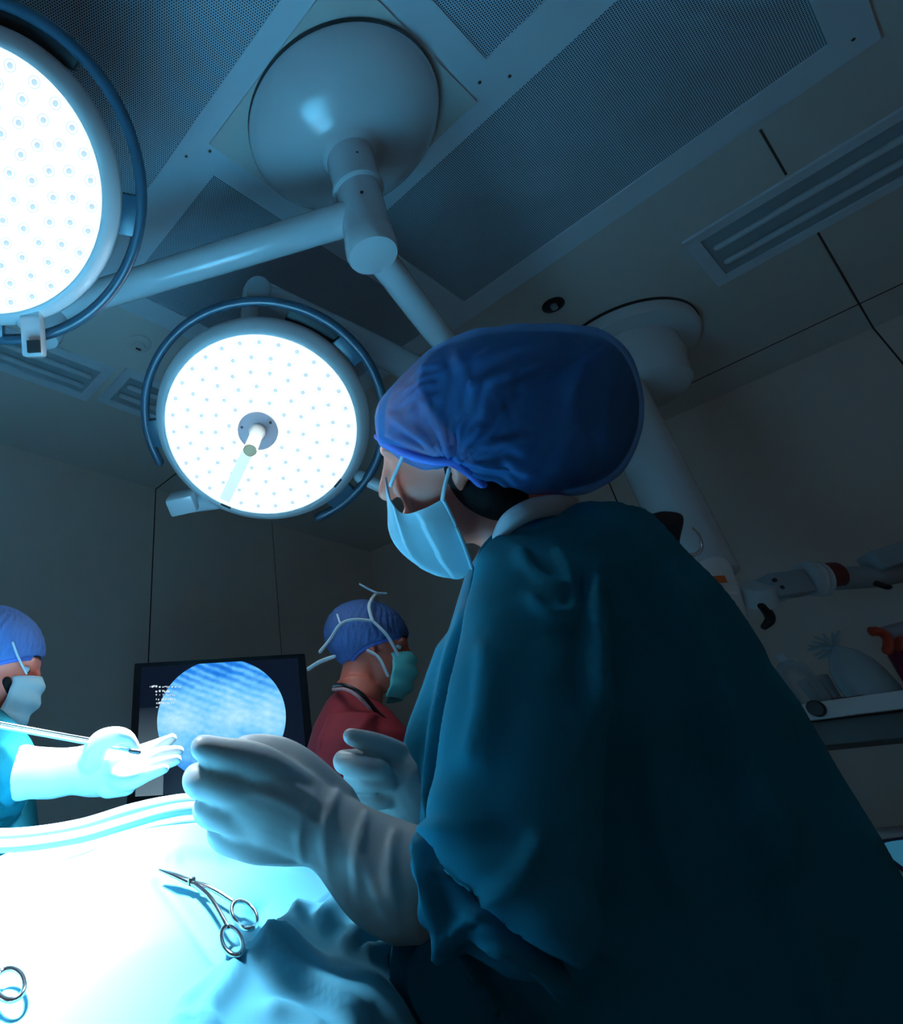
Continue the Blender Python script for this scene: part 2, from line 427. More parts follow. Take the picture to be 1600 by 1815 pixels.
for px, py in ((330, 277), (372, 268), (850, 146), (903, 135), (1512, 70)):
    q = onz(px, py, zb); MB().lathe(q, (0, 0, -1), [(0.005, -0.001), (0.005, 0.001), (0.003, 0.002)], 10).build('screw', M_seam, can)

# recessed ceiling lights, switched off
def troffer(name, x0, y0, x1, y1, label, slats):
    t = thing(name, ((x0 + x1) / 2, (y0 + y1) / 2, CEIL), label, 'ceiling light', 'recessed ceiling lights')
    B = 0.045; z0 = CEIL - 0.012
    f = MB()
    f.abox((x0 - B, y0 - B, z0), (x1 + B, y0, CEIL)); f.abox((x0 - B, y1, z0), (x1 + B, y1 + B, CEIL))
    f.abox((x0 - B, y0, z0), (x0, y1, CEIL)); f.abox((x1, y0, z0), (x1 + B, y1, CEIL))
    f.build('frame', M_frame, t, smooth=False)
    MB().abox((x0, y0, CEIL - 0.003), (x1, y1, CEIL + 0.002)).build('reflector', M_grey, t, smooth=False)
    along_y = (y1 - y0) > (x1 - x0)
    for q in slats:
        if along_y:
            x = x0 + (x1 - x0) * q; MB().tube([(x, y0 + 0.03, CEIL - 0.012), (x, y1 - 0.03, CEIL - 0.012)], 0.013, 12).build('fluorescent_tube', M_lgrey, t)
        else:
            y = y0 + (y1 - y0) * q; MB().tube([(x0 + 0.03, y, CEIL - 0.012), (x1 - 0.03, y, CEIL - 0.012)], 0.013, 12).build('fluorescent_tube', M_lgrey, t)
    return t
troffer('ceiling_light', 2.36, -1.15, 2.645, 0.085, 'long recessed ceiling light, switched off, right of the perforated canopy', (0.3, 0.7))
troffer('ceiling_light', -0.40, 2.075, 0.855, 2.275, 'recessed ceiling light, switched off, near the smoke detector above the far wall', (0.3, 0.7))
troffer('ceiling_light', 0.985, 2.035, 2.20, 2.245, 'recessed ceiling light end seen just left of the middle surgical lamp', (0.3, 0.7))

# smoke detector, dark ceiling vent
q = onz(246, 608, CEIL); t = thing('smoke_detector', q, 'round white smoke detector on the ceiling left of the middle lamp', 'smoke detector')
MB().lathe(q, (0, 0, -1), [(0.055, 0), (0.055, 0.008), (0.048, 0.014), (0.03, 0.018), (0.028, 0.03), (0.015, 0.034)], 32).build('body', M_plate, t)
MB().abox((q.x - 0.012, q.y - 0.004, CEIL - 0.037), (q.x + 0.012, q.y + 0.004, CEIL - 0.030)).build('sensor_slot', M_dark, t, smooth=False)
q = onz(980, 540, CEIL); t = thing('ceiling_nozzle', q, 'small dark round ceiling nozzle between canopy and pendant disc', 'ceiling nozzle')
MB().lathe(q, (0, 0, -1), [(0.045, 0), (0.045, 0.006), (0.03, 0.010), (0.018, 0.004)], 24).build('rosette', M_dark, t)
MB().lathe(q, (0, 0, -1), [(0.014, 0.004), (0.014, 0.022), (0.008, 0.026)], 16).build('nozzle', M_grey, t)

# ------------------------------------------------------------------ surgical lamp mount
AX, AY = 0.907, 0.572
def axz(z): return Vector((AX, AY, z))
mt = thing('lamp_mount', axz(CEIL), 'large glossy white ceiling dome with shaft that carries both surgical lamps', 'lamp mount')
MB().abox((0.625, 0.285, CEIL - 0.022), (1.19, 0.868, CEIL - 0.012)).build('mounting_plate', M_plate, mt, smooth=False)
MB().lathe(axz(CEIL), (0, 0, -1), [(0.285, 0.024), (0.285, 0.040), (0.278, 0.050)], 72).build('rubber_rim', M_dark, mt)
MB().lathe(axz(CEIL), (0, 0, -1), [(0.283, 0.045), (0.283, 0.056), (0.276, 0.075), (0.25, 0.105), (0.21, 0.134), (0.16, 0.158), (0.115, 0.172), (0.095, 0.18), (0.08, 0.192), (0.073, 0.215)], 72).build('dome', M_white, mt, angle=80)
MB().lathe(axz(0), (0, 0, 1), [(0.066, 2.70), (0.066, 2.545), (0.060, 2.54)], 40).build('upper_shaft', M_white, mt)
MB().lathe(axz(0), (0, 0, 1), [(0.066, 2.548), (0.070, 2.544), (0.070, 2.530), (0.064, 2.524)], 40).build('shaft_collar', M_lgrey, mt)
MB().lathe(axz(0), (0, 0, 1), [(0.060, 2.53), (0.061, 2.35), (0.064, 2.34), (0.064, 2.285), (0.060, 2.275), (0.0, 2.272)], 40, cap=False).build('lower_shaft', M_white, mt)
for px, py, dz in ((626, 241, 0), (633, 270, 0), (638, 297, 0), (641, 340, 0)):
    d = (at(px, py, 1.6) - CAM).normalized(); h = CAM.copy()
    # nearest point of the shaft surface on this sight line
    a2 = d.x ** 2 + d.y ** 2; b2 = -2 * (d.x * AX + d.y * AY); c2 = AX ** 2 + AY ** 2 - 0.065 ** 2
    disc = b2 * b2 - 4 * a2 * c2
    if disc > 0:
        p = CAM + d * ((-b2 - math.sqrt(disc)) / (2 * a2))
        n = Vector((p.x - AX, p.y - AY, 0)).normalized()
        MB().lathe(p - n * 0.002, n, [(0.004, 0), (0.004, 0.003), (0.002, 0.0035)], 10).build('screw', M_dark, mt)

# ------------------------------------------------------------------ surgical lamps
LR = 0.2775
def camdir(x, y, z): return (ROT @ Vector((x, y, z))).normalized()
def lens_mesh():
    mb = MB(); k = 14
    def ring(r, h): return [Vector((r * math.cos(2 * PI * j / k), r * math.sin(2 * PI * j / k), h)) for j in range(k)]
    mb.rings([ring(0.0130, 0.0), ring(0.0130, 0.0025), ring(0.0104, 0.0028), ring(0.0100, 0.0006)], cap=False)
    me = mb.mesh('led_lens'); 
    mb2 = MB(); mb2.rings([ring(0.0068, 0.0004), ring(0.0060, 0.0030), ring(0.0024, 0.0040)])
    n0 = len(me.polygons)
    bm = bmesh.new(); bm.from_mesh(me); bm.from_mesh(mb2.mesh())
    bm.to_mesh(me); bm.free()
    me.materials.append(M_lens); me.materials.append(M_lensdot)
    for i, p in enumerate(me.polygons): p.material_index = 0 if i < n0 else 1
    shade(me, 60); return me
LENS = lens_mesh()
def surgical_lamp(center, n, label, arm_fn, seen, hoop_gap, roll, handle=True):
    """n points out of the lit face"""
    t = thing('surgical_lamp', center, label, 'surgical lamp', 'LED surgical lamps')
    up = UP - n * UP.dot(n); up.normalize(); rt = up.cross(n)      # rt: to the right as the viewer sees it
    def L(a, r, h=0): return center + (rt * math.cos(a) + up * math.sin(a)) * r + n * h
    MB().lathe(center, -n, [(LR - 0.004, -0.002), (LR + 0.004, -0.004), (LR + 0.012, 0.004), (LR + 0.030, 0.022), (LR + 0.034, 0.040), (LR + 0.022, 0.066),
                            (LR - 0.03, 0.090), (LR - 0.12, 0.105), (0.05, 0.112), (0.0, 0.112)], 96, cap=False).build('housing', M_house, t, angle=60)
    MB().lathe(center, n, [(LR, -0.004), (LR - 0.004, 0.002), (LR - 0.010, 0.002), (LR - 0.012, -0.003)], 96, cap=False).build('glass_rim', M_rim, t)
    face = MB().lathe(center, n, [(LR - 0.004, -0.010), (LR - 0.004, -0.004), (0.0, -0.004)], 96, cap=False).build('light_panel', M_face, t)
    # LEDs on rings
    pos = []
    r = 0.085
    while r < LR - 0.012:
        m = int(2 * PI * r / 0.051)
        for i in range(m):
            a = 2 * PI * i / m + r * 40
            pos.append(L(a, r, -0.0035))
        r += 0.0415
    pos.sort(key=lambda p: (not seen(p), (p - CAM).length))
    B = Matrix((rt, up, n)).transposed().to_4x4()
    src = None
    for p in pos[:100]:
        mtx = Matrix.Translation(p - center) @ B
        if src is None:
            src = bpy.data.objects.new('led_lens', LENS); C.objects.link(src); src.parent = face; src.matrix_local = mtx
        else: copy_part(src, face, mtx)
    bm = bmesh.new()
    for p in pos[100:]:
        a = len(bm.verts); bm.from_mesh(LENS); bm.verts.ensure_lookup_table()
        for v in bm.verts[a:]: v.co = (Matrix.Translation(p - center) @ B) @ v.co
    me = bpy.data.meshes.new('led_lens_field'); bm.to_mesh(me); bm.free(); me.materials.append(M_lens); me.materials.append(M_lensdot)
    o = bpy.data.objects.new('led_lens_field', me); C.objects.link(o); o.parent = face; o['kind'] = 'stuff'
    # hoop handle round the housing
    a0, a1 = hoop_gap
    hp = [L(a0 + (a1 - a0) * i / 60, LR + 0.073, -0.050) for i in range(61)]
    hoop = MB().tube(hp, 0.0135, 14).build('hoop_handle', M_ring, t)
    for a in (a0 + 0.30, (a0 * 0.52 + a1 * 0.48) - 0.42, a1 - 0.28):
        m = MB(); e = L(a, 1, 0) - L(a, 0, 0); tg = (L(a + 0.01, 1) - L(a, 1)).normalized()
        m.box(L(a, LR + 0.046, -0.052), e * 0.024, tg * 0.045, n * 0.012); m.build('hoop_bracket', M_ring, hoop, bevel=0.004)
    if handle:
        MB().lathe(center, n, [(0.064, -0.004), (0.066, 0.012), (0.060, 0.016), (0.060, 0.012)], 48, cap=False).build('hub_rim', M_rim, t)
        hub = MB().lathe(center, n, [(0.058, -0.003), (0.058, 0.014), (0.02, 0.016)], 48).build('hub', M_hub, t)
        for a in (2.6, 0.35):
            MB().lathe(L(a, 0.046, 0.014), n, [(0.004, 0), (0.004, 0.002), (0.002, 0.0025)], 10).build('hub_screw', M_dark, hub)
        MB().lathe(center, n, [(0.026, 0.014), (0.024, 0.022), (0.0185, 0.040), (0.0175, 0.125), (0.018, 0.137)], 32).build('grip', M_handle, hub)
        MB().lathe(center, n, [(0.0182, 0.135), (0.0182, 0.141), (0.016, 0.143)], 32).build('grip_tip', M_handtip, hub)
    arm_fn(t, L, n, rt, up)
    return t, up, rt

N1 = camdir(-0.165, -0.395, 0.905)
C1 = at(458, 761, 1.70)
def arm1(t, L, n, rt, up):
    # boom from the shaft, elbow behind the nurse's head, spring arm back to the yoke
    s = axz(2.315); e = onz(850, 690, 2.27)
    MB().tube([s, e], [0.038, 0.038], 20).build('boom', M_white, t)
    ed = (e - s).normalized()
    MB().lathe(e, (0, 0, 1), [(0.05, -0.10), (0.055, -0.08), (0.055, 0.05), (0.045, 0.06)], 28).build('elbow_joint', M_white, t)
    kx = at(457, 513, 1.86); e2 = e + Vector((0, 0, -0.07))
    sp = MB(); sp.tube([e2, e2 * 0.5 + kx * 0.5, kx], [0.050, 0.050, 0.036], 16, flat=0.8, flatdir=UP); sp.build('spring_arm', M_white, t)
    d = (at(457, 513, 1.6) - CAM).normalized()
    MB().lathe(kx, -d, [(0.036, -0.045), (0.040, -0.040), (0.040, 0.034), (0.036, 0.04)], 32).build('knuckle', M_white, t)
    yk = at(441, 600, 1.84)
    MB().tube([kx + rt * -0.02, at(443, 548, 1.86), yk], [0.030, 0.028, 0.030], 16).build('yoke_post', M_white, t)
    q = at(463, 533, 1.80); MB().lathe(q, -d, [(0.009, -0.02), (0.009, 0.01), (0.007, 0.012)], 14).build('rivet', M_red, t)
    # pivot block at lower left, small joint at the right, dark rear cover at upper right
    pb = MB(); c = at(325, 890, 1.86); pb.box(c, rt * 0.045, up * 0.030, n * 0.03); pb.build('pivot_block', M_white, t, bevel=0.008)
    pa = MB(); pa.tube([at(330, 893, 1.87), at(395, 888, 1.90), at(450, 870, 1.90)], [0.030, 0.024, 0.02], 14); pa.build('pivot_arm', M_white, t)
    MB().tube([at(640, 845, 1.78), at(672, 862, 1.76)], [0.022, 0.018], 14).build('side_joint', M_white, t)
    e1 = L(0.80, 1) - C1; tg = (L(0.81, 1) - L(0.80, 1)).normalized()
    MB().box(L(0.80, LR + 0.040, -0.075), e1 * 0.020, tg * 0.075, n * 0.022).build('rear_cover', M_dark, t, bevel=0.005)
    sl = MB()
    for a in (4.02, 5.38):
        e1 = L(a, 1) - C1; tg = (L(a + 0.01, 1) - L(a, 1)).normalized(); sl.box(L(a, LR - 0.002, 0.003), e1 * 0.003, tg * 0.016, n * 0.002)
    for i, a in enumerate((4.02, 5.38)):
        m = MB(); e1 = L(a, 1) - C1; tg = (L(a + 0.01, 1) - L(a, 1)).normalized(); m.box(L(a, LR - 0.002, 0.003), e1 * 0.003, tg * 0.016, n * 0.002); m.build('rim_clip', M_dark, t)
lampA, upA, rtA = surgical_lamp(C1, N1, 'round glowing surgical lamp with hoop handle, whole in view at the centre left', arm1, lambda p: True, (math.radians(-78), math.radians(187)), 0)
# handle-side strip between hub and rim, the flat cable cover of the middle lamp
def L1(a, r, h): return C1 + (rtA * math.cos(a) + upA * math.sin(a)) * r + N1 * h
a = math.radians(228); e1 = rtA * math.cos(a) + upA * math.sin(a); tg = -rtA * math.sin(a) + upA * math.cos(a)
ms = MB(); ms.box(L1(a, 0.16, 0.001), e1 * 0.10, tg * 0.017, N1 * 0.0025); ms.build('cable_cover', glow('cover_glow', (0.60, 0.84, 0.98), 0.95, False), lampA, smooth=False)

N2 = camdir(0.02, -0.42, 0.905)
C2 = at(-48, 331, 1.285)
def arm2(t, L, n, rt, up):
    s = axz(2.44); e = onz(92, 548, 2.44)
    MB().tube([s, e], [0.047, 0.045], 24).build('boom', M_white, t)
    MB().lathe(e, (0, 0, 1), [(0.034, -0.13), (0.045, -0.11), (0.05, -0.05), (0.05, 0.05), (0.04, 0.06)], 28).build('elbow_joint', M_white, t)
    b0, b1 = at(52, 555, 1.42), at(66, 628, 1.42)
    dr = (b1 - b0).normalized(); sx = rt
    m = MB(); m.box((b0 + b1) / 2, sx * 0.024, dr * 0.055, n * 0.02); m.build('yoke', M_white, t, bevel=0.006)
    m = MB(); m.box(at(60, 614, 1.39), sx * 0.014, dr * 0.014, n * 0.006); m.build('yoke_slot', M_dark, t)
    m = MB(); m.tube([at(-40, 440, 1.46), at(20, 520, 1.45), at(52, 570, 1.44)], 0.03, 14); m.build('spring_arm', M_white, t)
    e1 = L(0.98, 1) - C2; tg = (L(0.99, 1) - L(0.98, 1)).normalized()
    MB().box(L(0.98, LR + 0.048, -0.070), e1 * 0.022, tg * 0.085, n * 0.016).build('rear_cover', M_dark, t, bevel=0.005)
def seenB(p):
    v = ROT.transposed() @ (p - CAM); return PPX + FPX * v.x / -v.z > 0
lampB, upB, rtB = surgical_lamp(C2, N2, 'larger-looking glowing surgical lamp cut off by the left edge of the photo', arm2, seenB, (math.radians(-120), math.radians(150)), 0)

# ------------------------------------------------------------------ equipment pendant
q = onz(1106, 610, CEIL); qc = onz(1052, 606, CEIL)
pd = thing('equipment_pendant', q, 'thick white ceiling pendant column with disc and bell cover behind the nurse', 'equipment pendant')
MB().lathe(q, (0, 0, -1), [(0.30, 0.0), (0.30, 0.012)], 64).build('dark_backing', M_dark, pd)  # thin dark disc between the ceiling and the white disc
MB().lathe(q, (0, 0, -1), [(0.295, 0.012), (0.295, 0.05), (0.285, 0.062), (0.15, 0.075)], 64).build('ceiling_disc', M_white, pd)
MB().lathe(q, (0, 0, -1), [(0.20, 0.07), (0.20, 0.16), (0.185, 0.20), (0.175, 0.27), (0.15, 0.29)], 48).build('bell_cover', M_white, pd)
MB().lathe(qc, (0, 0, -1), [(0.105, 0.05), (0.105, 1.12), (0.09, 1.13)], 40).build('column', M_white, pd)
hn = thing('articulated_boom', Vector((XR - 0.05, -1.1, 1.7)), 'jointed grey boom carrying a white device head with orange label, behind the nurse', 'equipment boom')
am = hn; bk = hn
ctr = [(1225, 1000), (1262, 985), (1290, 995), (1305, 1030), (1325, 1085), (1330, 1130), (1300, 1150), (1210, 1110), (1190, 1040)]
def prism(mb, pts, d, dd, steps=1):
    P = smooth_path(pts + [pts[0]], 5)[:-1]
    cen = sum((np.array(p) for p in P), np.zeros(2)) / len(P)
    prof = [(0.90, 0.0), (0.97, 0.06), (1.0, 0.2), (1.0, 0.8), (0.97, 0.94), (0.90, 1.0)]
    return mb.rings([[at(cen[0] + (p[0] - cen[0]) * s, cen[1] + (p[1] - cen[1]) * s, d + dd * k) for p in P] for s, k in prof])
prism(MB(), ctr, 1.86, 0.14).build('device_casing', M_shelf, hn, angle=70)
m = MB(); m.add([at(1250, 1018, 1.857), at(1283, 1018, 1.857), at(1285, 1034, 1.857), at(1254, 1034, 1.857)], [(0, 1, 2, 3)]); 
m = MB(); m.box(at(1268, 1026, 1.857), RGT * 0.030, UP * 0.013, FWD * 0.002); m.build('warning_label', M_orange, hn)
m = MB(); m.box(at(1290, 1052, 1.857), RGT * 0.030, UP * 0.005, FWD * 0.002); m.build('white_stripe', M_shelf, hn)
m = MB(); pxtube(m, [(1228, 936, 1.88, 0.004), (1240, 950, 1.88, 0.004), (1243, 972, 1.88, 0.005), (1228, 984, 1.88, 0.006), (1208, 976, 1.88, 0.005), (1198, 960, 1.88, 0.004)], 5, 10)
m.build('hook', M_steel, hn)
prism(MB(), [(1150, 912), (1178, 906), (1210, 914), (1206, 950), (1195, 985), (1150, 960), (1142, 935)], 1.75, 0.05).build('grip_block', M_black, bk, angle=60)

# jointed equipment arm
m = MB(); m.tube([at(1346, 1050, 1.92), at(1376, 1042, 1.88)], [0.040, 0.042], 18); m.build('end_clamp', M_lgrey, am)
m = MB(); m.tube([at(1342, 1038, 1.86), at(1350, 1072, 1.86)], [0.042, 0.044], 20, rnd=False); cl = m.build('clamp_drum', M_lgrey, am)
m = MB(); pxtube(m, [(1350, 1074, 1.83, 0.012), (1362, 1088, 1.83, 0.014), (1364, 1100, 1.83, 0.013), (1354, 1111, 1.83, 0.009)], 5); m.build('lever', M_black, am)
m = MB(); m.box(at(1392, 1037, 1.86), (at(1430, 1031, 1.86) - at(1362, 1041, 1.86)) * 0.5, UP * 0.036, FWD * 0.03); m.build('link', M_grey, am, bevel=0.008)
for px, py in ((1373, 1028), (1386, 1041), (1368, 1044)):
    MB().lathe(at(px, py, 1.828), -FWD, [(0.006, -0.004), (0.006, 0.002)], 12).build('bolt', M_black, am)
m = MB(); m.tube([at(1428, 1026, 1.86), at(1452, 1026, 1.86)], [0.050, 0.047], 24, rnd=False); m.build('joint_sleeve', M_lgrey, am)
for xx in (1438, 1449):
    m = MB(); m.tube([at(xx, 1026, 1.86), at(xx + 4, 1026, 1.86)], [0.053, 0.053], 24, rnd=False); m.build('sleeve_rib', M_white, am)
m = MB(); m.tube([at(1452, 1027, 1.88), at(1545, 1022, 1.90), at(1600, 1012, 1.92)], [0.036, 0.034, 0.033], 18); m.build('forearm_tube', M_grey, am)
m = MB(); m.tube([at(1456, 1021, 1.87), at(1483, 1018, 1.875)], [0.0375, 0.0375], 18, rnd=False); m.build('red_tape', mat('dark_red_tape', (0.16, 0.02, 0.02), 0.6), am)
m = MB(); m.box(at(1588, 985, 1.9), (at(1640, 962, 1.9) - at(1545, 992, 1.9)) * 0.5, UP * 0.030, FWD * 0.04); m.build('upper_housing', M_grey, am, bevel=0.01)
m = MB(); pxtube(m, [(1548, 1032, 1.87, 0.010), (1570, 1040, 1.87, 0.009), (1577, 1040, 1.86, 0.006)], 4); m.build('cable_stub', M_black, am)

bh = at(1640, 962, 1.9); m = MB(); m.tube([bh, Vector((XR - 0.05, -1.1, bh.z + 0.05))], 0.035, 16, rnd=False); m.build('wall_bracket', M_lgrey, am)
# shelf with its contents
def SF(x, y, f): return atf(x, y, f)
f0 = 2.15
sl0, sl1 = atf(1380, 1275, f0), atf(1760, 1220, f0)
sd = Vector((0, -0.8, 0)); sdn = sd.normalized(); sz = atf(1430, 1262, f0).z
back = Vector((-sdn.y, sdn.x, 0)); back = back if back.dot(FWD) > 0 else -back
sk = atf(1430, 1262, f0); base = Vector((sk.x, sk.y + 0.12, sz))
sh = thing('shelf', base + sd * 0.5, 'white-edged equipment shelf with gray underside at the right edge', 'shelf')
W = 0.80
def SP(a, b, z): return base + sdn * a + back * b + UP * z          # along, back, up on the shelf
m = MB(); m.box(SP(W / 2, 0.008, 0), sdn * W / 2, back * 0.008, UP * 0.024); m.build('front_edge', M_shelf, sh, bevel=0.004)
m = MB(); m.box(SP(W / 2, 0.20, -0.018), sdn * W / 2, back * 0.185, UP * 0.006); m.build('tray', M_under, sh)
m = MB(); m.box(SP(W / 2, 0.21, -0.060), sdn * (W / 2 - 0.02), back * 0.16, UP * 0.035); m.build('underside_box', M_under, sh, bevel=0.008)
rr_ = ray(1447, 1256); bp_ = CAM + rr_ * ((base - back * 0.002 - CAM).dot(back) / rr_.dot(back)); m = MB(); m.lathe(bp_, -back, [(0.024, -0.004), (0.024, 0.010), (0.020, 0.016)], 28); m.build('bumper', M_black, sh)
def onshelf(px, b):
    """place on the tray under picture column px, b metres behind the front edge"""
    r = ray(px, 1200); o = SP(0, b, 0); n2 = back
    s = (o - CAM).dot(n2) / r.dot(n2); p = CAM + r * s; return Vector((p.x, p.y, sz - 0.010))
b1 = onshelf(1538, 0.12); tb = thing('plastic_bag', b1, 'clear knotted plastic bag bulging on the shelf', 'plastic bag')
m = MB(); H = 0.25
m.lathe(b1, UP + sdn * -0.18, [(0.040, 0.010), (0.066, 0.02), (0.072, 0.05), (0.069, 0.10), (0.060, 0.14), (0.040, 0.172), (0.018, 0.192), (0.010, 0.200)], 28); m.build('bag_body', M_bag, tb, angle=80)
kn = b1 + (UP + sdn * -0.18).normalized() * 0.198
m = MB()
for i in range(9):
    a = -0.6 + i * 0.33; e = kn + (sdn * -math.cos(a) * 0.07 + UP * math.sin(a) * 0.045 + back * 0.02 * math.sin(i * 2.1))
    m.tube([kn, kn * 0.5 + e * 0.5 + UP * 0.006 * ((i % 3) - 1), e], [0.007, 0.009, 0.005], 8, flat=0.25)
m.build('knotted_neck', M_bag, tb)
b2 = onshelf(1420, 0.09); tb = thing('plastic_bottle', b2, 'clear square-shouldered plastic bottle behind the nurse back on the shelf', 'bottle')
m = MB(); m.lathe(b2, UP + sdn * -0.12, [(0.050, 0), (0.054, 0.01), (0.052, 0.13), (0.045, 0.155), (0.02, 0.175)], 24); m.build('bottle_body', M_clear, tb, angle=50)
m = MB(); m.lathe(b2 + (UP + sdn * -0.12).normalized() * 0.172, UP + sdn * -0.3, [(0.018, 0), (0.02, 0.004), (0.018, 0.03)], 20); m.build('bottle_cap', M_lgrey, tb)
b3 = onshelf(1448, 0.16); tb = thing('plastic_beaker', b3, 'clear slanted plastic beaker next to the bottle on the shelf', 'beaker')
m = MB(); m.lathe(b3, UP + sdn * -0.12, [(0.036, 0), (0.036, 0.002), (0.046, 0.12), (0.043, 0.12), (0.034, 0.005)], 24, cap=False); m.build('beaker_wall', M_clear, tb)
b4 = onshelf(1640, 0.12); FB = (b4 - CAM).dot(FWD) - 0.02; tb = thing('spray_bottle', b4, 'spray bottle with red-orange trigger cut by the right edge', 'spray bottle')
m = MB(); m.lathe(b4, UP, [(0.05, 0), (0.055, 0.01), (0.055, 0.14), (0.03, 0.19), (0.02, 0.215)], 28); m.build('bottle_body', M_dred, tb, angle=60)
m = MB(); m.tube([atf(1572, 1123, FB), atf(1640, 1110, FB)], [0.022, 0.028], 16); m.build('sprayer_head', mat('spray_head_grey', (0.35, 0.38, 0.48), 0.4), tb)
m = MB(); q = smooth_path([(1548, 1119), (1562, 1121), (1572, 1130), (1574, 1145), (1572, 1153)], 5); m.tube([atf(a[0], a[1], FB - 0.02) for a in q], [0.013] * len(q), 12); m.build('trigger', M_redp, tb)
m = MB(); m.lathe(atf(1552, 1119, FB - 0.02), -RGT, [(0.014, -0.005), (0.014, 0.014), (0.008, 0.018)], 16); m.build('nozzle', M_redp, tb)
m = MB(); m.lathe(atf(1603, 1142, FB), UP, [(0.030, -0.02), (0.030, 0.02)], 20); m.build('collar', M_redp, tb)
b5 = onshelf(1474, 0.06); tb = thing('tubing_coil', b5, 'small brownish coil of tubing lying on the shelf before the bag', 'tubing')
m = MB(); m.tube([b5 + sdn * (math.cos(i * 0.5) * 0.05) + back * math.sin(i * 0.5) * 0.03 + UP * (0.006 + 0.0012 * i) for i in range(32)], 0.006, 8); m.build('coil', mat('brown_tubing', (0.16, 0.09, 0.09), 0.3), tb)
# post that carries the shelf
m = MB(); m.box(SP(W - 0.03, 0.36, -sz / 2 + 0.1), sdn * 0.03, back * 0.03, UP * (sz / 2 + 0.1)); m.build('support_post', M_grey, sh)

# anaesthesia machine
sdn = (sl1 - sl0); sdn.z = 0; sdn.normalize(); back = Vector((-sdn.y, sdn.x, 0))
f1 = 2.0
ac = atf(1640, 1560, f1); an = thing('anaesthesia_machine', Vector((ac.x, ac.y, 0)), 'white machine with blue display panel at the lower right edge', 'medical machine')
tl = atf(1520, 1478, f1 + 0.02)
m = MB(); cz = tl.z
cc = Vector((tl.x, tl.y, 0)) + sdn * 0.34 + back * 0.17
m.box(cc + UP * (cz / 2 + 0.02), sdn * 0.34, back * 0.17, UP * (cz / 2 - 0.02)); m.build('body', M_lgrey, an, bevel=0.02)
dz = [(0.012, -0.030), (0.06, -0.015), (0.30, -0.008), (0.55, -0.012), (0.56, -0.17), (0.20, -0.15), (0.10, -0.115), (0.03, -0.05)]
fc = Vector((tl.x, tl.y, cz))
def panel(off, sc, name, mm):
    P = smooth_path(dz + [dz[0]], 6)[:-1]; cen = np.array((0.30, -0.09))
    m = MB(); m.rings([[fc + sdn * float(cen[0] + (p[0] - cen[0]) * sc) + UP * float(cen[1] + (p[1] - cen[1]) * sc) - back * o2 for p in P] for o2 in (off - 0.004, off)])
    return m.build(name, mm, an)
panel(0.004, 1.0, 'display_trim', M_navy); panel(0.007, 0.93, 'display', M_screenb)
m = MB(); m.box(Vector((cc.x, cc.y, 0.05)), sdn * 0.30, back * 0.16, UP * 0.05); m.build('plinth', M_black, an)

# ------------------------------------------------------------------ monitor on its cart
fm = 2.29
TL, TR = atf(238, 1168, fm), atf(541, 1165, fm)
TL.z = TR.z = (TL.z + TR.z) / 2
mu = (TR - TL); mw = mu.length; mu.normalize(); mv = UP.copy(); mh = 0.445
mn = mu.cross(mv); mn = mn if mn.dot(CAM - TL) > 0 else -mn
mc = (TL + TR) / 2 - UP * mh / 2
mon = thing('monitor', mc - UP * mh / 2, 'black monitor showing a bright blue round endoscope picture', 'monitor')
m = MB(); m.box(mc - mn * 0.03, mu * mw / 2, mv * mh / 2, mn * 0.03); m.build('casing', M_black, mon, bevel=0.006)
sw, shh = mw * 0.455, mh * 0.455
me = bpy.data.meshes.new('screen'); so = mc + mn * 0.0015 + UP * 0.004
me.from_pydata([tuple(so - mu * sw - mv * shh), tuple(so + mu * sw - mv * shh), tuple(so + mu * sw + mv * shh), tuple(so - mu * sw + mv * shh)], [], [(0, 1, 2, 3)])
ul = me.uv_layers.new(name='uv')
for i, c in enumerate(((0, 0), (1, 0), (1, 1), (0, 1))): ul.data[i].uv = c
me.materials.append(M_screen); scr = link_mesh('screen', me, mon)
tx = MB()
def tblock(x, y, ww, hh):
    p = atf(x, y, fm); o = mc + mn * 0.0025; r = ray(x, y); s = (o - CAM).dot(mn) / r.dot(mn); p = CAM + r * s
    tx.box(p, mu * ww, mv * hh, mn * 0.0005)
random.seed(3)
for row, (xa, xb, y) in enumerate(((266, 322, 1217), (277, 300, 1225), (277, 312, 1232), (277, 316, 1239), (278, 314, 1246), (278, 282, 1253))):
    x = xa
    while x < xb:
        ww = random.choice((0.8, 1.2, 2.0)) * 0.0016
        tblock(x, y + random.uniform(-1, 1), ww, random.choice((0.0018, 0.0030, 0.0040)) * 0.8); x += random.choice((3, 4, 4, 6))
tx.build('display_text', M_text, scr, smooth=False)
m = MB(); b0 = mc - UP * mh / 2
m.box(b0 - mn * 0.03 - UP * 0.04, mu * 0.05, UP * 0.045, mn * 0.03); m.build('stand_neck', M_black, mon)
ct = thing('equipment_cart', Vector((b0.x, b0.y, 0)), 'grey equipment cart under the monitor behind the drape', 'cart')
tz = b0.z - 0.055; cb = Vector((b0.x, b0.y, 0)) + mu * 0.06 - mn * 0.06
m = MB(); m.box(cb + UP * (tz - 0.012), mu * 0.30, mn * 0.2, UP * 0.02); m.build('top_shelf', M_lgrey, ct, bevel=0.004)
for zz in (tz - 0.30, 0.14):
    m = MB(); m.box(cb + UP * zz, mu * 0.28, mn * 0.18, UP * 0.012); m.build('shelf_board', M_grey, ct)
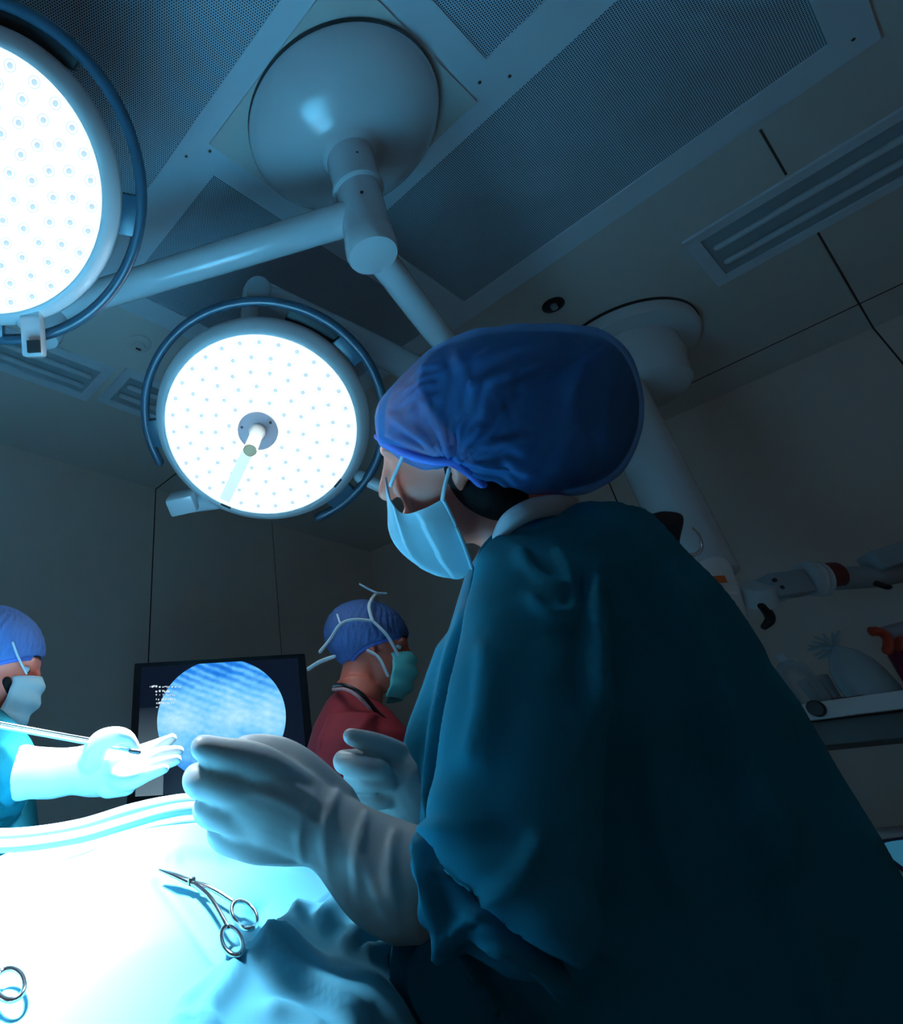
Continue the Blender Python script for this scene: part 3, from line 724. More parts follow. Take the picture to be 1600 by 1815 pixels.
for a in (-0.28, 0.28):
    for b in (-0.17, 0.17):
        m = MB(); m.box(cb + mu * a + mn * b + UP * ((tz - 0.03 + 0.08) / 2), mu * 0.012, mn * 0.012, UP * ((tz - 0.03 - 0.08) / 2)); m.build('post', M_lgrey, ct)
        m = MB(); m.lathe(cb + mu * a + mn * b + UP * 0.04 - mu * 0.015, mu, [(0.04, 0), (0.04, 0.03)], 20); m.build('caster', M_black, ct)
un = thing('processor_unit', cb + UP * (tz - 0.285), 'dark video processor unit on the shelf under the monitor', 'video processor')
m = MB(); m.box(cb + UP * (tz - 0.288 + 0.10), mu * 0.22, mn * 0.16, UP * 0.10); m.build('casing', M_under, un, bevel=0.006)
m = MB(); m.box(cb + mn * 0.162 + UP * (tz - 0.19), mu * 0.20, mn * 0.002, UP * 0.06); m.build('front_panel', M_black, un)

# ------------------------------------------------------------------ draped patient table
RIDGE_R = [(-1.6, 1.05), (-0.9, 1.063), (-0.42, 1.082), (-0.30, 1.098), (-0.18, 1.128), (-0.08, 1.140), (0.05, 1.125), (0.16, 1.09), (0.26, 1.03), (0.5, 0.95)]
def lerp(tab, x):
    if x <= tab[0][0]: return tab[0][1]
    for (a, b), (c, d) in zip(tab, tab[1:]):
        if x <= c:
            t = (x - a) / (c - a); t = t * t * (3 - 2 * t); return b + (d - b) * t
    return tab[-1][1]
FPROF = [(0.36, -0.34), (0.44, -0.20), (0.52, -0.155), (0.66, -0.118), (0.80, -0.072), (0.92, -0.028), (1.02, 0.0), (1.07, -0.006), (1.12, -0.03), (1.16, -0.10), (1.19, -0.25), (1.20, -0.50)]
FOLDS = []          # (list of (r, f), height, width)
def dz_base(r, f):
    z = lerp(RIDGE_R, r) + lerp(FPROF, f)
    e = lerp([(0.36, -0.06), (0.50, 0.0), (0.58, 0.035), (0.65, 0.075), (0.80, 0.13), (1.0, 0.20)], f)
    if r > e: z -= min(0.75, ((r - e) / 0.10) ** 2 * 0.30)
    if r < -0.95: z -= min(0.7, ((-0.95 - r) / 0.12) ** 2 * 0.2)
    return z
def seg_dist(p, a, b):
    ab = b - a; t = max(0, min(1, float(np.dot(p - a, ab) / max(np.dot(ab, ab), 1e-12)))); return float(np.linalg.norm(p - a - ab * t))
def drape_z(r, f):
    z = dz_base(r, f)
    z += 0.0035 * math.sin(23 * r + 9 * f) * math.sin(17 * f - 11 * r) + 0.002 * math.sin(51 * r - 37 * f)
    p = np.array((r, f)); best = 0.0
    for pts, h, wd in FOLDS:
        d = min(seg_dist(p, pts[i], pts[i + 1]) for i in range(len(pts) - 1))
        if d < wd * 3: best = max(best, h * math.exp(-(d / wd) ** 2))
    z += best
    return z
def on_drape(x, y, lift=0.0, fn=None):
    fn = fn or drape_z
    d = ray(x, y); s = 0.40; prev = s
    while s < 1.6:
        p = CAM + d * s
        if p.z - lift < fn(p.dot(RGT), p.dot(FWD)):
            for _ in range(14):
                mid = (prev + s) / 2; p = CAM + d * mid
                if p.z - lift < fn(p.dot(RGT), p.dot(FWD)): s = mid
                else: prev = mid
            return CAM + d * s
        prev = s; s += 0.006
    return CAM + d * 1.0
def fold(px, h, wd):
    pts = [on_drape(x, y, 0, dz_base) for x, y in px]
    FOLDS.append(([np.array((p.dot(RGT), p.dot(FWD))) for p in pts], h, wd))
rs_, fs_ = np.linspace(-1.12, 0.30, 300), np.linspace(0.37, 1.20, 240)
rows = [[rf(r, f, drape_z(r, f)) for r in rs_] for f in fs_]
dm = MB().rings(rows, cap=False, closed=False).mesh('surgical_drape', False)
if dm.polygons[len(dm.polygons) // 2].normal.z < 0: dm.flip_normals()
crease(dm, [([(50, 1578), (130, 1552), (230, 1550), (290, 1545)], .008, 18, 10), ([(275, 1545), (310, 1590), (360, 1660), (400, 1715)], -.007, 14, 14), ([(300, 1535), (330, 1512), (400, 1522)], .010, 10, 14),
            ([(452, 1690), (510, 1660), (580, 1635), (670, 1608)], .016, 9, 45), ([(456, 1694), (525, 1745), (650, 1820)], .014, 45, 9), ([(360, 1800), (400, 1750), (425, 1700)], .010, 10, 22), ([(320, 1790), (370, 1745), (410, 1700)], .007, 12, 14),
            ([(515, 1662), (555, 1622), (600, 1585)], .011, 8, 16), ([(560, 1668), (600, 1625), (620, 1590)], .009, 8, 14), ([(600, 1695), (640, 1662), (690, 1650)], .010, 10, 16), ([(640, 1695), (670, 1690), (700, 1665)], .010, 8, 12),
            ([(470, 1790), (520, 1800), (580, 1840)], .008, 14, 18), ([(450, 1600), (480, 1650), (470, 1690)], -.008, 20, 20), ([(305, 1816), (345, 1806), (390, 1822)], .006, 6, 8)], 0.0015)
dm = evaluated(dm, [('SOLIDIFY', dict(thickness=0.003, offset=-1))]); dm.name = 'surgical_drape'; dm.materials.clear(); dm.materials.append(M_drape); shade(dm, 180)
dr = link_mesh('surgical_drape', dm, None, rf(-0.3, 0.9, 0.9))
tag(dr, 'blue surgical drape over the patient, brightly lit at the lower left', 'surgical drape')
ot = thing('operating_table', rf(-0.44, 0.80, 0), 'operating table hidden under the blue drape', 'operating table')
MB().box(rf(-0.44, 0.80, 0.74), RGT * 0.44, FWD * 0.26, UP * 0.05).build('table_top', M_grey, ot, bevel=0.01)
MB().box(rf(-0.44, 0.80, 0.38), RGT * 0.14, FWD * 0.14, UP * 0.32).build('pedestal', M_lgrey, ot, bevel=0.01)
MB().box(rf(-0.44, 0.80, 0.035), RGT * 0.38, FWD * 0.24, UP * 0.035).build('table_base', M_lgrey, ot, bevel=0.01)

# lights inside the lamp heads
aim = on_drape(-260, 1645)
for i, (c, n, pw) in enumerate(((C2, N2, LAMP_POWER[0]), (C1, N1, LAMP_POWER[1]))):
    l = bpy.data.lights.new('lamp_beam', 'SPOT'); l.energy = pw; l.color = LAMP_TINT; l.spot_size = math.radians((46, 33)[i]); l.spot_blend = 1.0; l.shadow_soft_size = 0.16
    o = bpy.data.objects.new('lamp_beam', l); C.objects.link(o); o.location = c + n * 0.02
    tgt = (aim, at(150, 1400, 1.03))[i]
    o.rotation_euler = (tgt - o.location).to_track_quat('-Z', 'Y').to_euler()

# forceps lying on the drape
def forceps(name, tip, hinge, ra, rb, label, lift=0.008):
    T, Hh = on_drape(*tip, lift), on_drape(*hinge, lift)
    t = thing(name, T, label, 'forceps', None)
    n = UP
    for sgn, ring in ((1, ra), (-1, rb)):
        m = MB(); (cx, cy, rx, ry, rot) = ring
        loop = []
        for i in range(29):
            a = 2 * PI * i / 28; c_, s_ = math.cos(rot), math.sin(rot); u, v = rx * math.cos(a), ry * math.sin(a)
            loop.append(on_drape(cx + u * c_ - v * s_, cy + u * s_ + v * c_, lift + 0.004))
        nearest = min(loop, key=lambda p: (p - Hh).length)
        off = (nearest - Hh).cross(UP).normalized() * 0.0022 * sgn
        m.tube([T + off * 0.3, T * 0.5 + Hh * 0.5 + off * 0.7 + UP * 0.002, Hh + off * 0.5 + UP * 0.003], [0.0012, 0.0021, 0.0028], 10)
        arm = [Hh + off * 0.5 + UP * 0.003, Hh * 0.5 + nearest * 0.5 + UP * 0.005 + off, nearest]
        q = smooth_path([tuple(p) for p in arm], 6); m.tube([Vector(p) for p in q], [0.0028 - 0.0008 * i / len(q) for i in range(len(q))], 10)
        m.tube(loop, 0.0020, 10, cap=False)
        m.build('shank', M_steel, t, angle=180)
    m = MB(); m.lathe(Hh + UP * 0.001, UP, [(0.0042, 0), (0.0042, 0.006), (0.003, 0.007)], 16); m.build('hinge', M_steel, t)
    return t
forceps('forceps', (283, 1542), (340, 1572), (433, 1622, 28, 19, 0.9), (411, 1668, 17, 27, -0.45), 'steel forceps with two finger rings clipped to the drape edge')
forceps('forceps', (-120, 1690), (-70, 1715), (18, 1745, 26, 28, 0), (-30, 1775, 22, 26, 0), 'second forceps whose ring shows at the lower left edge on the bright drape')

# tubes lying over the drape
for nm, pts, lab in (('endoscope_cable', [(-60, 1480), (40, 1478), (140, 1463), (230, 1436), (300, 1421), (350, 1417), (420, 1425)], 'upper white cable arching along the top of the drape'),
                     ('endoscope_cable', [(-60, 1501), (40, 1498), (140, 1483), (220, 1460), (290, 1440), (350, 1432), (420, 1440)], 'lower white cable running just below the other across the drape')):
    m = MB(); q = smooth_path(pts, 8); P = []
    for a in q: P.append(atf(a[0], a[1], 0.97 if 'upper' in lab else 0.93))
    m.tube(P, 0.0075, 12); o = m.build(nm, M_cable, None, P[0]); tag(o, lab, 'cable', 'cables on the drape')

# ------------------------------------------------------------------ people helpers
class Frame:
    def __init__(s, o, fwd, up, scale=1.0):
        s.o = Vector(o); s.x = Vector(fwd).normalized(); s.z = (Vector(up) - s.x * Vector(up).dot(s.x)).normalized(); s.y = s.z.cross(s.x); s.k = scale
    def __call__(s, x, y, z): return s.o + (s.x * x + s.y * y + s.z * z) * s.k
    def e(s, mb, c, r, **kw): return mb.ell(s(*c), s.x * r[0] * s.k, s.y * r[1] * s.k, s.z * r[2] * s.k, **kw)
def head_prims(mb, F):
    F.e(mb, (-0.012, 0, 0.030), (0.097, 0.076, 0.090))
    F.e(mb, (0.030, 0, -0.035), (0.062, 0.060, 0.082))
    F.e(mb, (0.028, 0, -0.078), (0.056, 0.050, 0.040))
    F.e(mb, (0.068, 0, -0.106), (0.021, 0.022, 0.018))
    F.e(mb, (0.078, 0, 0.022), (0.018, 0.050, 0.016))                      # brow
    for sg in (-1, 1):
        F.e(mb, (0.054, sg * 0.036, -0.032), (0.026, 0.021, 0.028))        # cheekbone
        F.e(mb, (-0.004, sg * 0.076, -0.008), (0.017, 0.007, 0.030), seg=14, n=10)   # ear
        F.e(mb, (0.004, sg * 0.074, -0.034), (0.010, 0.007, 0.012), seg=12, n=8)    # lobe
    mb.tube([F(0.088, 0, 0.012), F(0.100, 0, -0.014), F(0.108, 0, -0.032)], [0.009 * F.k, 0.011 * F.k, 0.014 * F.k], 12)   # nose
    F.e(mb, (0.090, 0, -0.066), (0.010, 0.022, 0.007), seg=14, n=8); F.e(mb, (0.088, 0, -0.078), (0.010, 0.020, 0.008), seg=14, n=8)   # lips
def eyes(F, body):
    for sg in (-1, 1):
        m = MB(); F.e(m, (0.069, sg * 0.032, 0.000), (0.0105, 0.013, 0.008), seg=16, n=10); m.build('eye', M_tape, body)
        m = MB(); F.e(m, (0.0775, sg * 0.032, -0.001), (0.0028, 0.0050, 0.0050), seg=12, n=8); m.build('iris', M_black, body)
        m = MB(); m.tube([F(0.088, sg * 0.014, 0.026), F(0.090, sg * 0.032, 0.031), F(0.080, sg * 0.052, 0.026)], [0.003, 0.004, 0.002], 8, flat=0.6); m.build('eyebrow', M_hair, body)
def standing_body(mb, F, neck, hips, feet, rneck=0.050, chest=0.10, leg=0.06):
    """head on a neck, a trunk and two legs, all one surface"""
    head_prims(mb, F)
    mb.tube([F(-0.018, 0, -0.03), F(-0.03, 0, -0.11), neck], [rneck * 1.0, rneck, rneck * 1.15], 20)
    mid = neck * 0.5 + hips * 0.5
    mb.tube([neck - UP * 0.06, neck * 0.75 + hips * 0.25, mid, hips], [chest * 0.6, chest, chest * 0.9, chest], 20)
    for f in feet:
        kn = (hips * 0.5 + f * 0.5); mb.tube([hips + (f - hips) * 0.1, kn, f + UP * 0.09], [leg * 1.2, leg * 0.85, leg * 0.6], 14)
        mb.tube([f + UP * 0.045, f + F.x.cross(UP).cross(UP).normalized() * -0.15 + UP * 0.035], [0.045, 0.035], 12)
def round_cap(F, person, m_cap, band, lowf=0.036, lowb=-0.075, puff=(0.116, 0.096, 0.101), c=(-0.022, 0, 0.030), pleats=36, amp=0.0055):
    rows = []; n = 26; seg = 96
    def low(cx): return lowb + (lowf - lowb) * min(1, max(0, (cx + 0.11) / 0.20))
    for i in range(n + 1):
        row = []
        for j in range(seg + 1):
            a = 2 * PI * j / seg; dx, dy = math.cos(a), math.sin(a)
            zl = low(c[0] + puff[0] * dx * 0.9)
            s = (zl - c[2]) / puff[2]; ph0 = math.asin(max(-0.98, min(0.98, s))); ph = ph0 + (PI / 2 - ph0) * (i / n)
            rr = math.cos(ph) * (1 + amp / 0.1 * math.sin(a * pleats + 2 * math.sin(ph * 6)) * min(1, 4 * math.cos(ph)) * min(1, i / 3))
            if i == 0: rr *= 0.93
            row.append(F(c[0] + puff[0] * rr * dx, c[1] + puff[1] * rr * dy, c[2] + puff[2] * math.sin(ph)))
        rows.append(row)
    cap = sheet(rows, 'surgical_cap', m_cap, person, thick=0.0012, sub=0)
    MB().tube(rows[0], 0.006, 8, cap=False, flat=1.0).build('elastic_band', band, cap, angle=180)
    return cap
def face_mask(F, person, mm, pleat=0.0022, wide=1.15):
    rows = []; nv = 18; nu = 28
    for i in range(nv + 1):
        v = i / nv; z = -0.008 - 0.122 * v; row = []
        xf = lerp([(0, 0.108), (0.18, 0.122), (0.45, 0.120), (0.75, 0.108), (1.0, 0.086)], v)
        yw = lerp([(0, 0.060), (0.3, 0.070), (0.7, 0.066), (1.0, 0.052)], v)
        for j in range(nu + 1):
            a = (j / nu * 2 - 1) * wide; zz = z
            if v < 0.3: zz += (0.3 - v) * 0.055 * (math.cos(a * 1.25) - 0.75)
            bul = 1 + pleat / 0.06 * math.sin(v * 3 * 2 * PI) * math.cos(a * 0.9)
            row.append(F(0.012 + (xf - 0.012) * math.cos(a) * bul, yw * math.sin(a) / math.sin(wide) * 1.0 * bul, zz - 0.010 * (1 - math.cos(a))))
        rows.append(row)
    o = sheet(rows, 'face_mask', mm, person, thick=0.0015, sub=0)
    return o, rows
def stuffed(mb, name, m, person, bvh_folds=(), voxel=0.007, smooth=5, inset=0.35):
    """cloth loft with raised fold ridges laid along picture polylines"""
    if bvh_folds:
        me = fuse(mb, voxel, smooth); bm = bmesh.new(); bm.from_mesh(me); tree = BVHTree.FromBMesh(bm); bm.free()
        for pts, rad in bvh_folds:
            q = smooth_path(pts, 6); P = []; R = []
            for i, a in enumerate(q):
                d = ray(a[0], a[1]); hit = tree.ray_cast(CAM, d.normalized())
                if hit[0] is None: continue
                P.append(hit[0] + d.normalized() * rad * inset); R.append(rad * (0.35 + 0.65 * math.sin(PI * min(1, max(0, (i + 0.6) / (len(q) + 0.2))))))
            if len(P) > 2: mb.tube(P, R, 10)
    return fused(mb, name, m, person, voxel, smooth, 0.5)

# ------------------------------------------------------------------ burgundy-scrubs man
FM = 1.76
hm = at(661, 1147, 1.70)
fwdM = (RGT * 0.94 - FWD * 0.16 - UP * 0.20)
FMn = Frame(hm, fwdM, UP + RGT * 0.05, 0.99)
man = thing('person', Vector((hm.x, hm.y, 0)) - RGT * 0.06, 'person in burgundy scrubs and blue cap facing right beside the monitor', 'person')
nk = atf(636, 1228, FM); hp = rf(0.235, FM, 0.82)
mb = MB(); standing_body(mb, FMn, nk, hp, [rf(0.17, FM - 0.1, 0), rf(0.20, FM + 0.12, 0)], 0.058)
bodyM = fused(mb, 'body', M_skin, man, 0.006, 5); eyes(FMn, bodyM)
mb = MB()
mb.sections([(atf(604, 1216, FM), atf(676, 1246, FM - 0.02), 0.07), (atf(580, 1240, FM), atf(694, 1262, FM), 0.13), (atf(556, 1285, FM), atf(720, 1298, FM), 0.19), (atf(544, 1325, FM), atf(738, 1335, FM), 0.20),
             (atf(536, 1385, FM), atf(752, 1385, FM), 0.20), (rf(0.06, FM, 1.0), rf(0.40, FM, 1.0), 0.19), (rf(0.05, FM, 0.72), rf(0.42, FM, 0.72), 0.19)])
mb.sections([(atf(585, 1262, FM - 0.14), atf(665, 1262, FM - 0.14), 0.05), (atf(562, 1310, FM - 0.17), atf(668, 1310, FM - 0.17), 0.06), (atf(556, 1370, FM - 0.18), atf(662, 1380, FM - 0.18), 0.06), (atf(560, 1430, FM - 0.18), atf(655, 1440, FM - 0.18), 0.055)])
stuffed(mb, 'scrub_top', M_burg, man, [([(672, 1262), (640, 1290), (625, 1330), (622, 1380)], 0.010), ([(585, 1285), (572, 1320), (570, 1370)], 0.009), ([(640, 1300), (660, 1340), (690, 1370)], 0.008)], 0.008, 4)
m = MB(); q = smooth_path([(592, 1216, 1.72), (610, 1215, 1.62), (640, 1230, 1.60), (668, 1262, 1.62), (690, 1282, 1.63)], 6); m.tube([atf(a[0], a[1], a[2]) for a in q], 0.0055, 10); m.build('neck_cord', M_black, man)
m = MB(); q = smooth_path([(590, 1222, 1.70), (612, 1222, 1.60), (634, 1234, 1.58), (655, 1256, 1.60)], 6); m.tube([atf(a[0], a[1], a[2]) for a in q], 0.004, 10); m.build('collar_edge', mat('collar_pink', (0.45, 0.22, 0.22), 0.8), man)
m = MB(); m.sections([(rf(0.07, FM, 0.80), rf(0.40, FM, 0.80), 0.17), (rf(0.08, FM, 0.5), rf(0.39, FM, 0.5), 0.16), (rf(0.10, FM, 0.10), rf(0.36, FM, 0.10), 0.13)]); m.build('scrub_trousers', M_burg, man)
capM = round_cap(FMn, man, M_capb, M_capband)
maskM, rowsM = face_mask(FMn, man, M_mask2)
def lstrap(F, pts, r, parent, flat=0.5):
    q = smooth_path(pts, 6); MB().tube([F(*[float(c) for c in a]) for a in q], r, 8, flat=flat).build('mask_tie', M_tape, parent, angle=180)
# ties: the man's right side faces the viewer (local -y)
lstrap(FMn, [(0.070, -0.074, -0.030), (0.040, -0.096, 0.012), (0.0, -0.105, 0.045)], 0.0045, maskM)
lstrap(FMn, [(0.0, -0.105, 0.045), (-0.012, -0.098, 0.088), (0.0, -0.05, 0.136), (0.01, -0.02, 0.146)], 0.0050, maskM)
lstrap(FMn, [(0.0, -0.105, 0.045), (-0.05, -0.104, 0.044), (-0.088, -0.092, 0.030), (-0.115, -0.075, -0.010), (-0.140, -0.072, -0.045)], 0.0045, maskM)
lstrap(FMn, [(-0.088, -0.092, 0.030), (-0.100, -0.080, 0.060)], 0.003, maskM)
lstrap(FMn, [(0.045, -0.068, -0.085), (0.020, -0.080, -0.045), (-0.01, -0.083, -0.030)], 0.0045, maskM)
lstrap(FMn, [(-0.100, -0.075, -0.055), (-0.135, -0.078, -0.072), (-0.165, -0.080, -0.095)], 0.006, maskM)
lstrap(FMn, [(-0.045, -0.03, 0.170), (0.0, -0.03, 0.150), (0.03, -0.03, 0.150)], 0.004, maskM)

# ------------------------------------------------------------------ surgeon at the left edge
FS = 1.40
hs = at(-8, 1178, 1.36)
FSn = Frame(hs, RGT * 0.93 + FWD * 0.30 - UP * 0.22, UP + RGT * 0.10, 1.0)
sg_ = thing('person', Vector((hs.x, hs.y, 0)) - RGT * 0.15, 'person in teal gown and pleated blue cap at the left edge holding a rod', 'person')
nk = atf(-48, 1290, FS); hp = rf(-0.74, FS, 0.85)
mb = MB(); standing_body(mb, FSn, nk, hp, [rf(-0.78, FS - 0.1, 0), rf(-0.74, FS + 0.14, 0)], 0.052)
bodyS = fused(mb, 'body', M_skin, sg_, 0.006, 5); eyes(FSn, bodyS)
m = MB(); pxtube(m, [(12, 1208, 1.30, 0.010), (14, 1228, 1.30, 0.008), (8, 1250, 1.31, 0.005)], 5); FSn.e(m, (-0.040, 0, -0.010), (0.066, 0.074, 0.058)); m.build('hair', M_hair, sg_, angle=180)
mb = MB()
mb.sections([(atf(-85, 1268, FS), atf(-2, 1290, FS), 0.06), (atf(-140, 1295, FS), atf(18, 1310, FS), 0.12), (atf(-165, 1340, FS), atf(36, 1345, FS), 0.16), (atf(-170, 1410, FS), atf(50, 1420, FS), 0.17),
             (atf(-178, 1490, FS), atf(58, 1490, FS), 0.17), (rf(-0.92, FS, 0.80), rf(-0.56, FS, 0.80), 0.17), (rf(-0.95, FS, 0.35), rf(-0.55, FS, 0.35), 0.17)])
pxtube(mb, [(-40, 1320, 1.22, 0.075), (0, 1345, 1.12, 0.060), (22, 1366, 1.06, 0.048), (36, 1370, 1.05, 0.0405)], 5, 18)
mb.sections([(at(-30, 1390, 1.09), at(44, 1400, 1.06), 0.045), (at(-25, 1425, 1.10), at(42, 1425, 1.08), 0.03), (at(-10, 1455, 1.10), at(18, 1448, 1.09), 0.02)])
stuffed(mb, 'gown', M_gown2, sg_, [([(0, 1320), (20, 1345), (40, 1390)], 0.012), ([(5, 1350), (15, 1390), (10, 1430)], 0.012), ([(25, 1340), (45, 1330)], 0.009), ([(-10, 1400), (20, 1420), (35, 1440)], 0.012)], 0.007, 3)
round_cap(FSn, sg_, M_capb, M_capband, lowf=0.036, lowb=-0.085, puff=(0.115, 0.098, 0.096))
maskS, rowsS = face_mask(FSn, sg_, M_mask)
lstrap(FSn, [(0.078, -0.068, -0.014), (0.050, -0.085, 0.012), (0.03, -0.095, 0.035)], 0.0025, maskS, 1.0)
lstrap(FSn, [(0.040, -0.070, -0.075), (0.010, -0.082, -0.045), (-0.005, -0.088, -0.020)], 0.0025, maskS, 1.0)
# gloved hand reaching to the right
g = MB(); D = 1.05
pxtube(g, [(38, 1369, 1.05, 0.0440), (48, 1369, 1.05, 0.0425), (60, 1369, 1.05, 0.0405), (95, 1370, D, 0.0395), (130, 1366, D, 0.037), (165, 1364, D, 0.042), (205, 1358, D, 0.044)], 5, 22)
for (kx, ky, kd), mid, tip, r0, r1 in (((228, 1345, 1.08), (280, 1322, 1.10), (306, 1308, 1.10), 0.016, 0.0085), ((232, 1358, 1.05), (285, 1338, 1.06), (318, 1330, 1.05), 0.017, 0.0085),
                                       ((230, 1372, 1.02), (280, 1356, 1.02), (314, 1346, 1.01), 0.016, 0.0085), ((222, 1384, 1.00), (262, 1372, 0.99), (292, 1362, 0.99), 0.014, 0.008)):
    pxtube(g, [(175, 1362, D, 0.024), (kx, ky, kd, r0 + 0.002), (*mid, r0 * 0.8), (*tip, r1)], 5, 14)
pxtube(g, [(160, 1345, 1.02, 0.022), (178, 1315, 1.00, 0.018), (205, 1304, 0.99, 0.0145), (226, 1308, 1.00, 0.012), (238, 1325, 1.01, 0.010)], 5, 14)
pxtube(g, [(190, 1395, 1.02, 0.018), (225, 1392, 1.01, 0.016)], 4, 12)
fused(g, 'glove', M_glove, sg_, 0.0035, 5)
rod = thing('endoscope_rod', at(235, 1326, 1.0), 'thin bright metal rod held in the white glove at left', 'surgical instrument')
m = MB(); m.tube([at(-190, 1246, 1.02), at(236, 1325, 1.0)], 0.0028, 10); m.build('upper_rod', M_steel, rod)
m = MB(); m.tube([at(-190, 1254, 1.015), at(232, 1331, 0.995)], 0.0028, 10); m.build('lower_rod', M_cable, rod)
m = MB(); m.tube([at(232, 1331, 0.985), at(246, 1333, 0.985)], 0.004, 10); m.build('rod_tip', M_black, rod)

# ------------------------------------------------------------------ nurse in the foreground
NH = at(818, 789, 0.72)
FN = Frame(NH, camdir(-0.84, -0.30, -0.45), camdir(-0.30, 0.90, -0.05), 0.97)
nu = thing('person', rf(0.34, 0.74, 0), 'person in dark teal gown, blue bouffant cap and pleated mask in the right foreground', 'person')
nk = atf(935, 935, 0.65); hp = rf(0.42, 0.76, 0.80)
mb = MB(); standing_body(mb, FN, nk, hp, [rf(0.36, 0.68, 0), rf(0.44, 0.86, 0)], 0.050, 0.055)
bodyN = fused(mb, 'body', M_skin, nu, 0.005, 9); eyes(Frame(FN(-0.014, 0, 0), FN.x, FN.z, FN.k), bodyN)
m = MB()
F = FN
FN.e(m, (-0.024, 0, 0.038), (0.092, 0.078, 0.086))
pxtube(m, [(800, 830, 0.668, 0.010), (815, 848, 0.672, 0.016), (845, 868, 0.672, 0.024), (885, 884, 0.670, 0.026), (930, 892, 0.685, 0.022)], 5)
HAIR = m
# bouffant cap: sections along the picture's x, gathered at the ear
CS = [(664, 738, 752, .742), (671, 714, 786, .742), (690, 690, 800, .738), (718, 661, 818, .733), (760, 626, 832, .727), (800, 604, 836, .724), (840, 592, 858, .722), (885, 584, 868, .722), (930, 582, 880, .722),
      (980, 582, 880, .724), (1030, 584, 872, .726), (1068, 592, 860, .730), (1100, 611, 838, .735), (1122, 640, 806, .740), (1136, 680, 768, .744), (1141, 708, 740, .746)]
hs_ = []
for x, y0, y1, d in smooth_path([c for c in CS if c[0] > 770], 4):
    hgt = (y1 - y0) / 2 * 0.93; th = min(0.112, 0.016 + (y1 - y0) / 2 * d / FPX * 0.98) * 0.90; cy = (y0 + y1) / 2
    c = at(905 + (x - 905) * 0.965, cy, d); u = (at(x, cy - hgt, d) - at(x, cy + hgt, d)) / 2; v = c - CAM; v = (v - u * v.dot(u) / u.dot(u)).normalized() * th
    hs_.append([c + u * math.copysign(abs(math.cos(a)) ** 0.7, math.cos(a)) + v * math.copysign(abs(math.sin(a)) ** 0.7, math.sin(a)) for a in [2 * PI * j / 40 for j in range(40)]])
HAIR.rings(hs_)
fused(HAIR, 'hair', M_hair, nu, 0.006, 4)
q = smooth_path(CS, 9)
rows = []; seg = 190; nq = len(q)
for i, (x, y0, y1, d) in enumerate(q):
    hgt = (y1 - y0) / 2; th = min(0.112, 0.016 + hgt * d / FPX * 0.98)
    T, Bt = at(x, y0, d), at(x, y1, d); c = (T + Bt) / 2; u = (T - Bt) / 2
    v = (c - CAM); v = (v - u * v.dot(u) / max(u.dot(u), 1e-9)).normalized() * th
    row = []
    for j in range(seg + 1):
        a = 2 * PI * j / seg
        # pleats radiating from the gather near the ear, on the camera side and the far side alike
        px_, py_ = x - 806, (y0 + y1) / 2 - math.cos(a) * hgt - 812
        ang = math.atan2(py_, px_); rad = math.hypot(px_, py_)
        wob = ang + 0.10 * math.sin(rad * 0.035) + 0.05 * math.sin(rad * 0.09 + ang * 3)
        pl = 0.0062 * (abs(math.sin(wob * 4.5)) ** 0.7 - 0.6) * math.exp(-((rad - 80) / 110) ** 2) + 0.0030 * math.sin(wob * 23) * math.exp(-((rad - 60) / 90) ** 2)
        pl += 0.0022 * math.sin(wob * 11 + 0.02 * rad) * math.exp(-((rad - 190) / 90) ** 2)
        pl += 0.0022 * math.sin((px_ + py_ * 1.4) * 0.16) * math.exp(-((px_ + 60) / 55) ** 2) * math.exp(-((py_ + 110) / 60) ** 2)
        pl += 0.0011 * math.sin(x * 0.09 + 3 * a)
        pl *= min(1, rad / 25)
        s = 1 + pl / max(th, 0.03) * min(1, 6 * th)
        cs, sn = math.cos(a), math.sin(a)
        cs = math.copysign(abs(cs) ** 0.66, cs); sn = math.copysign(abs(sn) ** 0.66, sn)
        row.append(c + (u * cs + v * -sn) * s)
    rows.append(row)
mid0 = sum(rows[0], Vector()) / len(rows[0]); mid1 = sum(rows[-1], Vector()) / len(rows[-1])
rows = [[mid0 + (p - mid0) * 0.01 for p in rows[0]]] + rows + [[mid1 + (p - mid1) * 0.5 for p in rows[-1]], [mid1 + (p - mid1) * 0.01 for p in rows[-1]]]
cm = MB().rings(rows, cap=False, closed=False).mesh('bouffant_cap')
crease(cm, [([(800, 814), (776, 745), (748, 695), (762, 640)], .006, 10, 9), ([(803, 812), (817, 742), (834, 680), (806, 622)], .0045, 12, 10), ([(806, 812), (850, 762), (920, 704), (1010, 645), (1068, 608)], .007, 7, 10),
            ([(808, 812), (860, 792), (935, 772)], .005, 6, 8), ([(808, 816), (870, 826), (945, 836)], .005, 7, 7), ([(797, 814), (750, 795), (696, 775)], .005, 6, 8), ([(790, 800), (740, 770), (690, 735)], .006, 7, 9),
            ([(715, 737), (745, 715), (778, 700)], .004, 5, 5), ([(710, 718), (740, 695), (772, 680)], .004, 5, 5), ([(716, 696), (745, 676), (776, 662)], .004, 5, 5), ([(728, 673), (752, 655), (780, 644)], .004, 5, 5),
            ([(825, 645), (870, 626), (940, 612)], .005, 7, 12), ([(830, 690), (890, 660), (960, 640)], .005, 8, 12), ([(850, 730), (900, 690), (960, 668)], .005, 6, 10), ([(1000, 600), (1030, 640), (1010, 700)], .004, 10, 10),
            ([(1120, 660), (1100, 740), (1108, 800)], .003, 8, 8), ([(1085, 650), (1070, 740), (1075, 820)], .003, 8, 8)], 0.0012)
cm.materials.append(M_capn); shade(cm, 180); capN = link_mesh('bouffant_cap', cm, nu)
